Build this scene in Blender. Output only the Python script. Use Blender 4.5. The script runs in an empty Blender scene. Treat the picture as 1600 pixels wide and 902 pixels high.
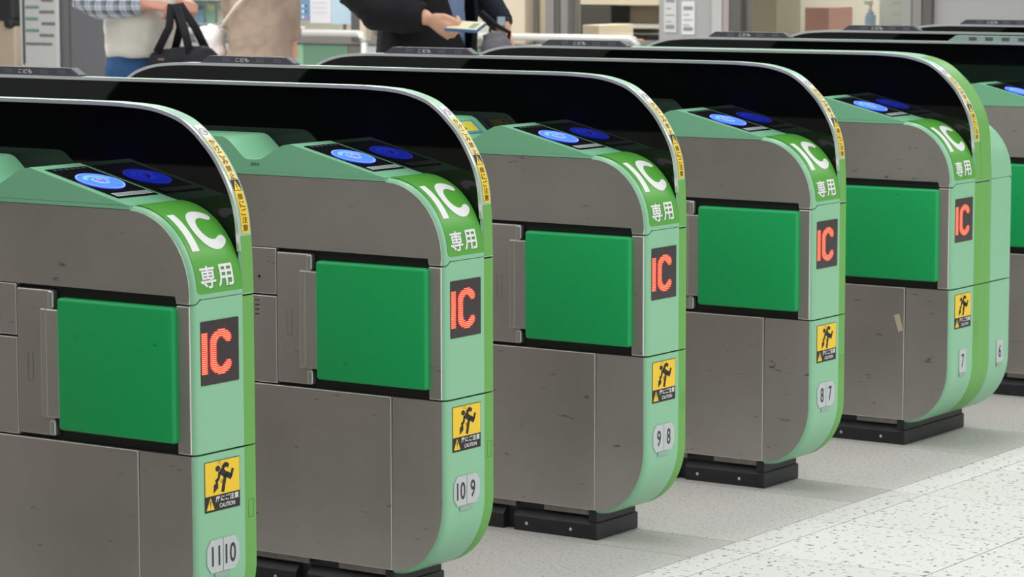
import bpy, bmesh, math, random
from mathutils import Vector, Matrix

random.seed(7)
scene = bpy.context.scene
C = scene.collection
rad = math.radians

# ------------------------------------------------------------------ camera
YAW, PIT, ROLL = 2.17071, 0.11623, -0.0016
fw = Vector((math.cos(YAW) * math.cos(PIT), math.sin(YAW) * math.cos(PIT), -math.sin(PIT)))
rt = Vector((math.sin(YAW), -math.cos(YAW), 0))
up = rt.cross(fw)
r2 = math.cos(ROLL) * rt + math.sin(ROLL) * up
u2 = -math.sin(ROLL) * rt + math.cos(ROLL) * up
cam_d = bpy.data.cameras.new('camera')
cam = bpy.data.objects.new('camera', cam_d)
C.objects.link(cam)
cam_d.sensor_width = 36.0
cam_d.sensor_fit = 'HORIZONTAL'
cam_d.lens = 4545.12 / 1600 * 36
cam_d.clip_start = 0.05
cam_d.clip_end = 100
cam_d.dof.use_dof = True
cam_d.dof.focus_distance = 6.0
cam_d.dof.aperture_fstop = 13.0
cam.matrix_world = Matrix(((r2.x, u2.x, -fw.x, 3.43263), (r2.y, u2.y, -fw.y, -3.98364), (r2.z, u2.z, -fw.z, 1.35342), (0, 0, 0, 1)))
scene.camera = cam

# ------------------------------------------------------------------ light
world = bpy.data.worlds.new('concourse_ambient')
scene.world = world
world.use_nodes = True
wb = world.node_tree.nodes['Background']
wb.inputs[0].default_value = (0.98, 0.99, 1.0, 1)
wb.inputs[1].default_value = 0.40


def area(name, loc, target, size, size_y, power, col=(1, 1, 1)):
    d = bpy.data.lights.new(name, 'AREA')
    d.shape = 'RECTANGLE'
    d.size = size
    d.size_y = size_y
    d.energy = power
    d.color = col
    o = bpy.data.objects.new(name, d)
    C.objects.link(o)
    o.location = loc
    o.rotation_euler = (Vector(target) - Vector(loc)).to_track_quat('-Z', 'Y').to_euler()
    return o


for i, x in enumerate((-3.6, -0.6, 2.6)):
    area('ceiling_light_row', (x, 3.5, 3.6), (x, 3.5, 0), 0.5, 13.0, 125, (1.0, 0.99, 0.97))
area('ceiling_light_row', (-7.0, 6.5, 3.6), (-7.0, 6.5, 0), 0.8, 9.0, 330, (1.0, 0.99, 0.97))  # unseen row, added to brighten the background behind the gates
area('hall_light', (6.5, 2.0, 3.4), (-0.2, 2.0, 0.5), 2.0, 9.0, 130, (1, 1, 1))
area('office_fill', (-6.0, 11.8, 2.55), (-6.0, 11.8, 0), 7.5, 1.2, 230, (1.0, 0.97, 0.92))  # unseen fill, added to brighten the office interior
area('office_fill', (-9.2, 10.5, 2.55), (-9.3, 10.75, 0), 2.4, 0.3, 60, (1.0, 0.98, 0.95))  # unseen strip, added to brighten the leaflet rack

vs = scene.view_settings
scene.display_settings.display_device = 'sRGB'
vs.view_transform = 'Standard'
vs.look = 'None'
vs.gamma = 1.0
vs.use_curve_mapping = False
vs.exposure = 0.0


# ------------------------------------------------------------------ materials
def lin(c):
    return tuple(((v / 255) / 12.92 if v / 255 <= 0.04045 else ((v / 255 + 0.055) / 1.055) ** 2.4) for v in c) + (1,)


MATS = {}


def mat(name, col, rough=0.5, metal=0.0, spec=0.5, var=0.0, vscale=8.0, bump=0.0, bscale=200.0, emit=None, estr=0.0, stretch=None, coat=0.0):
    if name in MATS:
        return MATS[name]
    m = bpy.data.materials.new(name)
    m.use_nodes = True
    nt = m.node_tree
    b = nt.nodes['Principled BSDF']
    c = lin(col) if max(col) > 1 else tuple(col) + (1,)
    b.inputs['Base Color'].default_value = c
    b.inputs['Roughness'].default_value = rough
    b.inputs['Metallic'].default_value = metal
    b.inputs['Specular IOR Level'].default_value = spec
    b.inputs['Coat Weight'].default_value = coat
    if emit:
        b.inputs['Emission Color'].default_value = tuple(emit) + (1,)
        b.inputs['Emission Strength'].default_value = estr
    if var or bump:
        tc = nt.nodes.new('ShaderNodeTexCoord')
        mp = nt.nodes.new('ShaderNodeMapping')
        nt.links.new(tc.outputs['Object'], mp.inputs[0])
        if stretch:
            mp.inputs['Scale'].default_value = stretch
        if var:
            n = nt.nodes.new('ShaderNodeTexNoise')
            n.inputs['Scale'].default_value = vscale
            n.inputs['Detail'].default_value = 5
            nt.links.new(mp.outputs[0], n.inputs[0])
            mx = nt.nodes.new('ShaderNodeMix')
            mx.data_type = 'RGBA'
            mx.inputs[6].default_value = tuple(max(0, v * (1 - var)) for v in c[:3]) + (1,)
            mx.inputs[7].default_value = tuple(min(1, v * (1 + var)) for v in c[:3]) + (1,)
            nt.links.new(n.outputs[0], mx.inputs[0])
            nt.links.new(mx.outputs[2], b.inputs['Base Color'])
        if bump:
            n2 = nt.nodes.new('ShaderNodeTexNoise')
            n2.inputs['Scale'].default_value = bscale
            n2.inputs['Detail'].default_value = 3
            nt.links.new(mp.outputs[0], n2.inputs[0])
            bp = nt.nodes.new('ShaderNodeBump')
            bp.inputs['Strength'].default_value = bump
            bp.inputs['Distance'].default_value = 0.01
            nt.links.new(n2.outputs[0], bp.inputs['Height'])
            nt.links.new(bp.outputs[0], b.inputs['Normal'])
    MATS[name] = m
    return m


def steel_mat():
    """Brushed stainless plate with faint smudges and dark scuffs of its own."""
    m = mat('brushed_steel', (0.41, 0.385, 0.36), 0.42, 0.9)
    nt = m.node_tree
    b = nt.nodes['Principled BSDF']
    tc = nt.nodes.new('ShaderNodeTexCoord')
    oi = nt.nodes.new('ShaderNodeObjectInfo')
    off = nt.nodes.new('ShaderNodeVectorMath')
    off.operation = 'MULTIPLY_ADD'
    nt.links.new(oi.outputs['Random'], off.inputs[0])
    off.inputs[1].default_value = (13, 7, 19)
    nt.links.new(tc.outputs['Object'], off.inputs[2])
    n = nt.nodes.new('ShaderNodeTexNoise')
    n.inputs['Scale'].default_value = 3.0
    n.inputs['Detail'].default_value = 4
    nt.links.new(off.outputs[0], n.inputs[0])
    r1 = nt.nodes.new('ShaderNodeValToRGB')
    r1.color_ramp.elements[0].position = 0.3
    r1.color_ramp.elements[0].color = (0.47, 0.445, 0.415, 1)
    r1.color_ramp.elements[1].position = 0.7
    r1.color_ramp.elements[1].color = (0.59, 0.555, 0.53, 1)
    nt.links.new(n.outputs[0], r1.inputs[0])
    # scuffs: short horizontal dark marks
    mp = nt.nodes.new('ShaderNodeMapping')
    mp.inputs['Scale'].default_value = (20, 20, 75)
    mp.inputs['Rotation'].default_value = (0, rad(14), 0)
    nt.links.new(off.outputs[0], mp.inputs[0])
    n2 = nt.nodes.new('ShaderNodeTexNoise')
    n2.inputs['Scale'].default_value = 1.0
    n2.inputs['Detail'].default_value = 6
    nt.links.new(mp.outputs[0], n2.inputs[0])
    r2_ = nt.nodes.new('ShaderNodeValToRGB')
    r2_.color_ramp.elements[0].position = 0.672
    r2_.color_ramp.elements[0].color = (0, 0, 0, 1)
    r2_.color_ramp.elements[1].position = 0.76
    r2_.color_ramp.elements[1].color = (0.75, 0.75, 0.75, 1)
    nt.links.new(n2.outputs[0], r2_.inputs[0])
    mx = nt.nodes.new('ShaderNodeMix')
    mx.data_type = 'RGBA'
    nt.links.new(r2_.outputs[0], mx.inputs[0])
    nt.links.new(r1.outputs[0], mx.inputs[6])
    mx.inputs[7].default_value = (0.10, 0.085, 0.075, 1)
    nt.links.new(mx.outputs[2], b.inputs['Base Color'])
    # brushing
    mp3 = nt.nodes.new('ShaderNodeMapping')
    mp3.inputs['Scale'].default_value = (4, 4, 700)
    nt.links.new(tc.outputs['Object'], mp3.inputs[0])
    n3 = nt.nodes.new('ShaderNodeTexNoise')
    n3.inputs['Scale'].default_value = 1.0
    nt.links.new(mp3.outputs[0], n3.inputs[0])
    bp = nt.nodes.new('ShaderNodeBump')
    bp.inputs['Strength'].default_value = 0.06
    bp.inputs['Distance'].default_value = 0.002
    nt.links.new(n3.outputs[0], bp.inputs['Height'])
    nt.links.new(bp.outputs[0], b.inputs['Normal'])
    return m


def scuffed_paint(name, col, scuff, rough=0.38, amount=0.735):
    m = mat(name, col, rough, 0.0, 0.5)
    nt = m.node_tree
    b = nt.nodes['Principled BSDF']
    tc = nt.nodes.new('ShaderNodeTexCoord')
    oi = nt.nodes.new('ShaderNodeObjectInfo')
    off = nt.nodes.new('ShaderNodeVectorMath')
    off.operation = 'MULTIPLY_ADD'
    nt.links.new(oi.outputs['Random'], off.inputs[0])
    off.inputs[1].default_value = (11, 17, 5)
    nt.links.new(tc.outputs['Object'], off.inputs[2])
    mp = nt.nodes.new('ShaderNodeMapping')
    mp.inputs['Scale'].default_value = (16, 16, 42)
    nt.links.new(off.outputs[0], mp.inputs[0])
    n = nt.nodes.new('ShaderNodeTexNoise')
    n.inputs['Scale'].default_value = 1.0
    n.inputs['Detail'].default_value = 7
    nt.links.new(mp.outputs[0], n.inputs[0])
    r = nt.nodes.new('ShaderNodeValToRGB')
    r.color_ramp.elements[0].position = amount
    r.color_ramp.elements[0].color = (0, 0, 0, 1)
    r.color_ramp.elements[1].position = amount + 0.07
    r.color_ramp.elements[1].color = (0.6, 0.6, 0.6, 1)
    nt.links.new(n.outputs[0], r.inputs[0])
    mx = nt.nodes.new('ShaderNodeMix')
    mx.data_type = 'RGBA'
    nt.links.new(r.outputs[0], mx.inputs[0])
    mx.inputs[6].default_value = lin(col)
    mx.inputs[7].default_value = lin(scuff)
    nt.links.new(mx.outputs[2], b.inputs['Base Color'])
    return m


STEEL = steel_mat()
EDGE = mat('painted_edge_glint', (0.80, 0.77, 0.72), 0.3, 0.45)  # pale colour on steel bevels paints the highlight from overhead light
STEEL_LIGHT = mat('satin_steel', (0.62, 0.61, 0.585), 0.33, 0.9)
TRIM = mat('polished_trim', (0.80, 0.79, 0.80), 0.28, 0.7)
MINT = scuffed_paint('mint_paint', (141, 200, 160), (70, 110, 84), 0.34)
CONSOLE = scuffed_paint('console_mint_paint', (132, 200, 158), (70, 110, 84), 0.34)
LEAF = scuffed_paint('leaf_green_paint', (108, 176, 84), (70, 120, 60), 0.4)
DECAL = mat('leaf_green_decal', (88, 170, 64), 0.32)
PAD = scuffed_paint('green_vinyl', (8, 172, 92), (8, 96, 60), 0.42, 0.70)
BLACK = mat('black_core', (0.012, 0.012, 0.013), 0.6)
GLOSS = mat('black_acrylic', (0.0025, 0.0025, 0.003), 0.04, spec=0.4)
PLATE = mat('black_reader_glass', (0.006, 0.006, 0.008), 0.12, spec=0.5)
LAMPM = mat('smoked_lamp', (0.075, 0.075, 0.095), 0.2)
PLINTH = mat('black_plinth', (0.018, 0.019, 0.022), 0.45, var=0.5, vscale=30)
BRACKET = mat('dull_bracket_steel', (0.28, 0.26, 0.24), 0.6, 0.5, var=0.4, vscale=60)
BOLT = mat('bolt_zinc', (0.75, 0.75, 0.75), 0.35, 0.8)
WHITE = mat('white_print', (238, 240, 238), 0.45)
INK = mat('black_print', (30, 26, 28), 0.5)
YELLOW = mat('yellow_print', (250, 208, 44), 0.45)
PALEY = mat('pale_yellow_print', (250, 226, 150), 0.42)
BROWN = mat('brown_print', (120, 70, 30), 0.5)
PURPLE = mat('purple_print', (120, 100, 150), 0.5)
GREYPL = mat('grey_plate', (196, 202, 202), 0.42)
TAB = mat('grey_tab', (150, 180, 165), 0.5)
DIGIT = mat('digit_print', (52, 52, 58), 0.5)
DISPLAY = mat('led_window', (0.028, 0.02, 0.022), 0.25)
LEDR = mat('led_red', (0.1, 0.0, 0.0), 0.5, emit=(1.0, 0.40, 0.18), estr=1.2)
LEDG = mat('led_halo_red', (0.3, 0.01, 0.01), 0.5, emit=(1.0, 0.012, 0.03), estr=0.6)  # emissive red painted in as the halo around the LED rows
BLUE = mat('reader_blue_light', (0.02, 0.05, 0.3), 0.3, emit=(0.014, 0.040, 1.0), estr=7.5)
BLUER = mat('reader_blue_rim', (0.1, 0.1, 0.4), 0.3, emit=(0.05, 0.075, 1.0), estr=7.5)
SKYB = mat('reader_pale_swirl', (0.2, 0.4, 0.8), 0.3, emit=(0.019, 0.050, 1.0), estr=7.5)
REDM = mat('reader_red_mark', (215, 40, 70), 0.4)
LABELG = mat('reader_label', (188, 196, 196), 0.45)


# ------------------------------------------------------------------ mesh helpers
def link(name, me, m=None, parent=None, smooth=False):
    o = bpy.data.objects.new(name, me)
    C.objects.link(o)
    if m and not me.materials:
        me.materials.append(m)
    if smooth:
        for p in me.polygons:
            p.use_smooth = True
    if parent:
        o.parent = parent
    return o


def raw(name, V, F, m, parent=None, smooth=False):
    me = bpy.data.meshes.new(name)
    me.from_pydata([tuple(v) for v in V], [], F)
    me.update()
    return link(name, me, m, parent, smooth)


def tag(o, label, cat, group=None, kind=None):
    if label:
        o['label'] = label
    if cat:
        o['category'] = cat
    if group:
        o['group'] = group
    if kind:
        o['kind'] = kind
    return o


def empty(name, loc=(0, 0, 0), rz=0):
    o = bpy.data.objects.new(name, None)
    C.objects.link(o)
    o.empty_display_size = 0.1
    o.location = loc
    o.rotation_euler = (0, 0, rz)
    return o


def box_me(name, x0, x1, y0, y1, z0, z1, bev=0.0, seg=2):
    bm = bmesh.new()
    bmesh.ops.create_cube(bm, size=1)
    for v in bm.verts:
        v.co = Vector(((x0 + x1) / 2 + v.co.x * (x1 - x0), (y0 + y1) / 2 + v.co.y * (y1 - y0), (z0 + z1) / 2 + v.co.z * (z1 - z0)))
    if bev:
        rs = bmesh.ops.bevel(bm, geom=bm.edges[:], offset=bev, segments=seg, profile=0.5, affect='EDGES')
        for f in rs['faces']:
            f.material_index = 1
    bmesh.ops.recalc_face_normals(bm, faces=bm.faces[:])
    me = bpy.data.meshes.new(name)
    bm.to_mesh(me)
    bm.free()
    return me


def box(name, x0, x1, y0, y1, z0, z1, m, parent=None, bev=0.0, seg=2):
    me = box_me(name, x0, x1, y0, y1, z0, z1, bev, seg)
    if m is STEEL and bev and bev < .003:
        me.materials.append(STEEL)
        me.materials.append(EDGE)
    else:
        for p in me.polygons:
            p.material_index = 0
    return link(name, me, m, parent)


def prism(name, pts, y0, y1, m, parent=None, bev=0.0, seg=2, far=False):
    """polygon in x-z pushed from y0 to y1; near rim bevelled"""
    bm = bmesh.new()
    a = [bm.verts.new((x, y0, z)) for x, z in pts]
    b = [bm.verts.new((x, y1, z)) for x, z in pts]
    n = len(pts)
    f0 = bm.faces.new(a)
    bm.faces.new(b[::-1])
    for i in range(n):
        bm.faces.new((a[i], a[(i + 1) % n], b[(i + 1) % n], b[i]))
    if bev:
        ed = list(f0.edges)
        rs = bmesh.ops.bevel(bm, geom=ed, offset=bev, segments=seg, profile=0.5, affect='EDGES', clamp_overlap=True)
        if m is STEEL:
            for f in rs['faces']:
                f.material_index = 1
    bmesh.ops.recalc_face_normals(bm, faces=bm.faces[:])
    me = bpy.data.meshes.new(name)
    bm.to_mesh(me)
    bm.free()
    if m is STEEL:
        me.materials.append(STEEL)
        me.materials.append(EDGE)
    return link(name, me, m, parent)


def normals2d(P):
    N = []
    for i in range(len(P)):
        a = P[max(0, i - 1)]
        b = P[min(len(P) - 1, i + 1)]
        dx, dz = b[0] - a[0], b[1] - a[1]
        l = math.hypot(dx, dz) or 1
        N.append((-dz / l, dx / l))   # left of travel
    return N


def shell(name, P, stations, thick, m, parent=None, side=1, start_z=None, end_z=None, ylim=None, tuck=0.0):
    """sheet that follows a profile P (x, z), offset by e at each station (y, e); side=+1 when outward is left of travel"""
    N = normals2d(P)
    V, F = [], []
    M, K = len(P), len(stations)
    for lay in (0, 1):
        for i, (p, n) in enumerate(zip(P, N)):
            for j, (y, e) in enumerate(stations):
                o = side * (e - lay * thick)
                x, z = p[0] + n[0] * o, p[1] + n[1] * o
                if lay and tuck:
                    y = min(max(y, stations[0][0] + tuck), stations[-1][0] - tuck)
                if ylim:
                    ya, yb = ylim(i, M)
                    t = (y - stations[0][0]) / (stations[-1][0] - stations[0][0])
                    y = ya + (yb - ya) * t
                if i == M - 1 and end_z:
                    z = end_z(y)
                if i == 0 and start_z:
                    z = start_z(y)
                V.append((x, y, z))
    idx = lambda l, i, j: l * M * K + i * K + j
    for l in (0, 1):
        for i in range(M - 1):
            for j in range(K - 1):
                q = (idx(l, i, j), idx(l, i + 1, j), idx(l, i + 1, j + 1), idx(l, i, j + 1))
                F.append(q if l == 0 else q[::-1])
    for i in range(M - 1):
        for j in (0, K - 1):
            F.append((idx(0, i, j), idx(1, i, j), idx(1, i + 1, j), idx(0, i + 1, j)))
    for j in range(K - 1):
        for i in (0, M - 1):
            F.append((idx(0, i, j), idx(0, i, j + 1), idx(1, i, j + 1), idx(1, i, j)))
    me = bpy.data.meshes.new(name)
    me.from_pydata(V, [], F)
    bm = bmesh.new()
    bm.from_mesh(me)
    bmesh.ops.recalc_face_normals(bm, faces=bm.faces[:])
    bm.to_mesh(me)
    bm.free()
    o = link(name, me, m, parent)
    for p in me.polygons:
        p.use_smooth = True
    try:
        me.set_sharp_from_angle(angle=rad(35))
    except Exception:
        pass
    return o


# ---- lettering
_TXT = {}


def glyphs(s, bold=0.0):
    key = (s, bold)
    if key in _TXT:
        return _TXT[key]
    c = bpy.data.curves.new('lettering', 'FONT')
    c.body = s
    c.resolution_u = 3
    c.offset = bold
    o = bpy.data.objects.new('lettering', c)
    C.objects.link(o)
    dg = bpy.context.evaluated_depsgraph_get()
    me = bpy.data.meshes.new_from_object(o.evaluated_get(dg))
    V = [(v.co.x, v.co.y) for v in me.vertices]
    F = [tuple(p.vertices) for p in me.polygons]
    bpy.data.objects.remove(o)
    bpy.data.curves.remove(c)
    bpy.data.meshes.remove(me)
    x0 = min(v[0] for v in V)
    x1 = max(v[0] for v in V)
    y0 = min(v[1] for v in V)
    y1 = max(v[1] for v in V)
    V = [((x - x0) / (x1 - x0), (y - y0) / (y1 - y0)) for x, y in V]
    _TXT[key] = (V, F, (x1 - x0) / (y1 - y0))
    return _TXT[key]


def refine(V, F, maxlen):
    """split long triangle edges so print can follow a curved face"""
    bm = bmesh.new()
    vs_ = [bm.verts.new((x, y, 0)) for x, y in V]
    for f in F:
        try:
            bm.faces.new([vs_[i] for i in f])
        except ValueError:
            pass
    for _ in range(4):
        ed = [e for e in bm.edges if e.calc_length() > maxlen]
        if not ed:
            break
        bmesh.ops.subdivide_edges(bm, edges=ed, cuts=1)
        bmesh.ops.triangulate(bm, faces=bm.faces[:])
    V2 = [(v.co.x, v.co.y) for v in bm.verts]
    bm.verts.index_update()
    F2 = [tuple(v.index for v in f.verts) for f in bm.faces]
    bm.free()
    return V2, F2


def mapped(name, V, F, fn, m, parent):
    return raw(name, [fn(u, v) for u, v in V], F, m, parent)


def text_flat(name, s, origin, U, W, w, h, m, parent, bold=0.0):
    V, F, _ = glyphs(s, bold)
    o, U, W = Vector(origin), Vector(U), Vector(W)
    return mapped(name, V, F, lambda u, v: o + U * (u * w) + W * (v * h), m, parent)


def catmull(P, n=6):
    out = []
    for i in range(len(P) - 1):
        p0, p1, p2, p3 = P[max(0, i - 1)], P[i], P[i + 1], P[min(len(P) - 1, i + 2)]
        for k in range(n):
            t = k / n
            out.append(tuple(0.5 * (2 * p1[a] + (p2[a] - p0[a]) * t + (2 * p0[a] - 5 * p1[a] + 4 * p2[a] - p3[a]) * t * t + (3 * p1[a] - p0[a] - 3 * p2[a] + p3[a]) * t ** 3) for a in (0, 1)))
    out.append(P[-1])
    return out


def ell(cx, cz, rx, rz, a0, a1, n):
    return [(cx + rx * math.sin(a0 + (a1 - a0) * i / n), cz + rz * math.cos(a0 + (a1 - a0) * i / n)) for i in range(n + 1)]


# ------------------------------------------------------------------ floor
def tile_mat(name, base, dark, speck, scale, amount, rough):
    m = mat(name, base, rough)
    nt = m.node_tree
    b = nt.nodes['Principled BSDF']
    geo = nt.nodes.new('ShaderNodeNewGeometry')
    oi = nt.nodes.new('ShaderNodeObjectInfo')
    v = nt.nodes.new('ShaderNodeTexNoise')
    v.inputs['Scale'].default_value = scale
    v.inputs['Detail'].default_value = 2.5
    v.inputs['Roughness'].default_value = 0.55
    nt.links.new(geo.outputs['Position'], v.inputs[0])
    r = nt.nodes.new('ShaderNodeValToRGB')
    r.color_ramp.elements[0].position = amount
    r.color_ramp.elements[0].color = (0, 0, 0, 1)
    r.color_ramp.elements[1].position = amount + 0.03
    r.color_ramp.elements[1].color = (1, 1, 1, 1)
    nt.links.new(v.outputs[0], r.inputs[0])
    n = nt.nodes.new('ShaderNodeTexNoise')
    n.inputs['Scale'].default_value = 150
    n.inputs['Detail'].default_value = 3
    nt.links.new(geo.outputs['Position'], n.inputs[0])
    mx0 = nt.nodes.new('ShaderNodeMix')
    mx0.data_type = 'RGBA'
    nt.links.new(n.outputs[0], mx0.inputs[0])
    mx0.inputs[6].default_value = lin(dark)
    mx0.inputs[7].default_value = lin(base)
    hs = nt.nodes.new('ShaderNodeHueSaturation')
    mr = nt.nodes.new('ShaderNodeMapRange')
    mr.inputs['To Min'].default_value = 0.93
    mr.inputs['To Max'].default_value = 1.04
    nt.links.new(oi.outputs['Random'], mr.inputs[0])
    nt.links.new(mr.outputs[0], hs.inputs['Value'])
    nt.links.new(mx0.outputs[2], hs.inputs['Color'])
    mx = nt.nodes.new('ShaderNodeMix')
    mx.data_type = 'RGBA'
    nt.links.new(r.outputs[0], mx.inputs[0])
    nt.links.new(hs.outputs[0], mx.inputs[6])
    mx.inputs[7].default_value = lin(speck)
    nt.links.new(mx.outputs[2], b.inputs['Base Color'])
    return m


GTILE = tile_mat('grey_granite', (222, 222, 217), (186, 186, 181), (160, 160, 154), 120, 0.60, 0.55)
NTILE = tile_mat('grey_granite_narrow', (208, 206, 202), (184, 182, 178), (150, 152, 150), 110, 0.62, 0.55)
LTILE = tile_mat('white_terrazzo', (236, 238, 234), (220, 222, 218), (122, 124, 118), 60, 0.615, 0.5)
GROUT = mat('grout', (74, 72, 70), 0.8)
PLAIN = tile_mat('grey_granite_plain', (190, 190, 186), (168, 168, 164), (150, 150, 146), 110, 0.62, 0.6)

floor = box('floor', -12.5, 7, -6, 14, -0.06, -0.0025, GROUT)
floor['kind'] = 'structure'
far_floor = box('floor_rear', -12.5, -2.6, -6, 14, -0.0024, 0.0, PLAIN)
far_floor['kind'] = 'structure'
for nm, q, m in (('floor_front', (2.372, 7, -1.335, 6.74), LTILE), ('floor_side', (.15, 7, -6, -1.335), LTILE), ('floor_side', (.15, 7, 6.74, 14), LTILE),
                 ('floor_side', (-2.6, .15, -6, -1.6), PLAIN), ('floor_side', (-2.6, .15, 7.4, 14), PLAIN)):
    box(nm, q[0], q[1], q[2], q[3], -.0024, 0, m)['kind'] = 'structure'
_tiles = {}


def tile(x0, x1, y0, y1, m, name):
    g = 0.0019
    key = (round(x1 - x0, 4), round(y1 - y0, 4), m.name)
    if key not in _tiles:
        _tiles[key] = box_me(name, g, x1 - x0 - g, g, y1 - y0 - g, -0.0024, 0, 0.0007, 1)
        _tiles[key].materials.append(m)
    o = bpy.data.objects.new(name, _tiles[key])
    C.objects.link(o)
    o.location = (x0, y0, 0)
    o.parent = floor


cuts = [-2.4, -1.62]
GATE_Y = [0.0, 0.78, 1.56, 2.34, 3.12, 4.10, 5.03, 5.97]
ys = [-1.6]
for k, gy in enumerate([-0.78] + GATE_Y):
    ys += [gy - 0.035, gy + (0.365 if k == 5 else 0.165)]
ys += [6.6, 7.4]
for a, b in zip(ys[:-1], ys[1:]):
    m, nm = (NTILE, 'narrow_tile') if b - a < 0.45 and b - a != 0 and round(b - a, 3) in (0.2, 0.4) else (GTILE, 'floor_tile')
    for x0, x1 in ((-2.6, -1.225), (-1.225, 0.15)):
        tile(x0, x1, a, b, m, nm)
xs = [0.15, 0.247, 0.672, 1.097, 1.522, 1.947, 2.372]
for x0, x1 in zip(xs[:-1], xs[1:]):
    for j in range(-5, 14):
        y0 = 1.64 + 0.425 * (j - 2)
        tile(x0, x1, y0, y0 + 0.425, LTILE, 'terrazzo_tile')

# ------------------------------------------------------------------ ticket gate
L = 1.77                      # overall length, front face at x = 0
MX = lambda P: [(-L - x, z) for x, z in P][::-1]
ZL, ZU = 0.436, 0.7125        # seams
E0 = 0.008                    # how far the painted front stands past the steel edge

top_arc = ell(-0.142, 0.729, 0.142, 0.150, 0, math.pi / 2, 18)        # steel outline
low_arc = ell(-0.128, 0.22, 0.128, 0.151, math.pi / 2, math.pi, 16)
CON = catmull([(-0.142, 0.888), (-0.165, 0.8925), (-0.37, 0.9425), (-0.388, 0.9462), (-0.403, 0.9455), (-0.418, 0.9405), (-0.455, 0.9205), (-0.467, 0.9145), (-0.48, 0.912),
               (-0.503, 0.912), (-0.516, 0.916), (-0.552, 0.9465), (-0.566, 0.955), (-0.585, 0.958), (-0.66, 0.958)], 4)
RAIL = catmull([(-0.60, 1.067), (-0.35, 1.067), (-0.274, 1.0655), (-0.204, 1.060), (-0.145, 1.045), (-0.109, 1.026), (-0.077, 0.999), (-0.050, 0.970), (-0.024, 0.930),
                (-0.009, 0.897), (0.000, 0.862), (0.0055, 0.80), (0.008, 0.72)], 5)
RAIL_IN = [(x, z) for x, z in RAIL]


def arclen(P):
    s = [0]
    for a, b in zip(P[:-1], P[1:]):
        s.append(s[-1] + math.hypot(b[0] - a[0], b[1] - a[1]))
    return s


def at_s(P, S, s):
    for i in range(len(P) - 1):
        if S[i + 1] >= s:
            t = (s - S[i]) / max(1e-9, S[i + 1] - S[i])
            x, z = P[i][0] + t * (P[i + 1][0] - P[i][0]), P[i][1] + t * (P[i + 1][1] - P[i][1])
            dx, dz = P[i + 1][0] - P[i][0], P[i + 1][1] - P[i][1]
            l = math.hypot(dx, dz)
            return x, z, -dz / l, dx / l
    x, z = P[-1]
    return x, z, 1, 0


NOSE = ell(-0.142, 0.729, 0.150, 0.159, 0, math.pi / 2, 60) + [(0.008, 0.70)]
NOSE_S = arclen(NOSE)
RAIL_S = arclen(RAIL)


def on_nose(y, s, e):
    x, z, nx, nz = at_s(NOSE, NOSE_S, s)
    return Vector((x + nx * e, y, z + nz * e))


def on_rail(y, s, e):
    x, z, nx, nz = at_s(RAIL, RAIL_S, s)
    return Vector((x + nx * e, y, z + nz * e))


def s_at_z(P, S, z):
    for i in range(len(P) - 1):
        if P[i][1] >= z >= P[i + 1][1] and P[i][0] > -0.3:
            t = (P[i][1] - z) / max(1e-9, P[i][1] - P[i + 1][1])
            return S[i] + t * (S[i + 1] - S[i])
    return S[-1]


def dense(P, s0, s1, fn, n):
    return [fn(s0 + (s1 - s0) * i / n) for i in range(n + 1)]


def patch(name, fn, y0, y1, s0, s1, e, m, parent, n=24, corner=0.0, cy0=True, cy1=True, ends='01'):
    """printed patch on a curved face, optionally with rounded corners"""
    V, F = [], []
    for i in range(n + 1):
        s = s0 + (s1 - s0) * i / n
        a, b = y0, y1
        d = min(s - s0 if '0' in ends else 9, s1 - s if '1' in ends else 9)
        if corner and d < corner:
            k = corner - math.sqrt(max(0, corner ** 2 - (corner - d) ** 2))
            a += k if cy0 else 0
            b -= k if cy1 else 0
        V += [fn(a, s, e), fn(b, s, e)]
    for i in range(n):
        F.append((2 * i, 2 * i + 2, 2 * i + 3, 2 * i + 1))
    return raw(name, V, F, m, parent, True)


def arc_poly(cx, cy, ro, ri, a0, a1, n=40, sx=1.0, sy=1.0):
    V, F = [], []
    for i in range(n + 1):
        a = a0 + (a1 - a0) * i / n
        for r in (ro, ri):
            V.append((cx + r * math.cos(a) * sx, cy + r * math.sin(a) * sy))
    for i in range(n):
        F.append((2 * i, 2 * i + 2, 2 * i + 3, 2 * i + 1))
    return V, F


FACE = E0 + 0.0006


def disc2(cx, cy, r, n=20, sx=1, sy=1):
    return [(cx + r * sx * math.cos(2 * math.pi * i / n), cy + r * sy * math.sin(2 * math.pi * i / n)) for i in range(n)]


def front_poly(name, pts, x, m, parent):
    return raw(name, [(x, y, z) for y, z in pts], [tuple(range(len(pts)))], m, parent)


def bar2(p, q, w):
    p, q = Vector(p), Vector(q)
    d = (q - p).normalized()
    n = Vector((-d.y, d.x)) * w / 2
    return [tuple(p - n), tuple(q - n), tuple(q + n), tuple(p + n)]


def multi(name, polys, x, m, parent):
    V, F = [], []
    for P in polys:
        b = len(V)
        V += [(x, y, z) for y, z in P]
        F.append(tuple(range(b, b + len(P))))
    return raw(name, V, F, m, parent)


def rrect(y0, y1, z0, z1, r, n=5):
    P = []
    for cy, cz, a in ((y1 - r, z0 + r, -90), (y1 - r, z1 - r, 0), (y0 + r, z1 - r, 90), (y0 + r, z0 + r, 180)):
        for i in range(n + 1):
            t = rad(a + 90 * i / n)
            P.append((cy + r * math.cos(t), cz + r * math.sin(t)))
    return P


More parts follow.
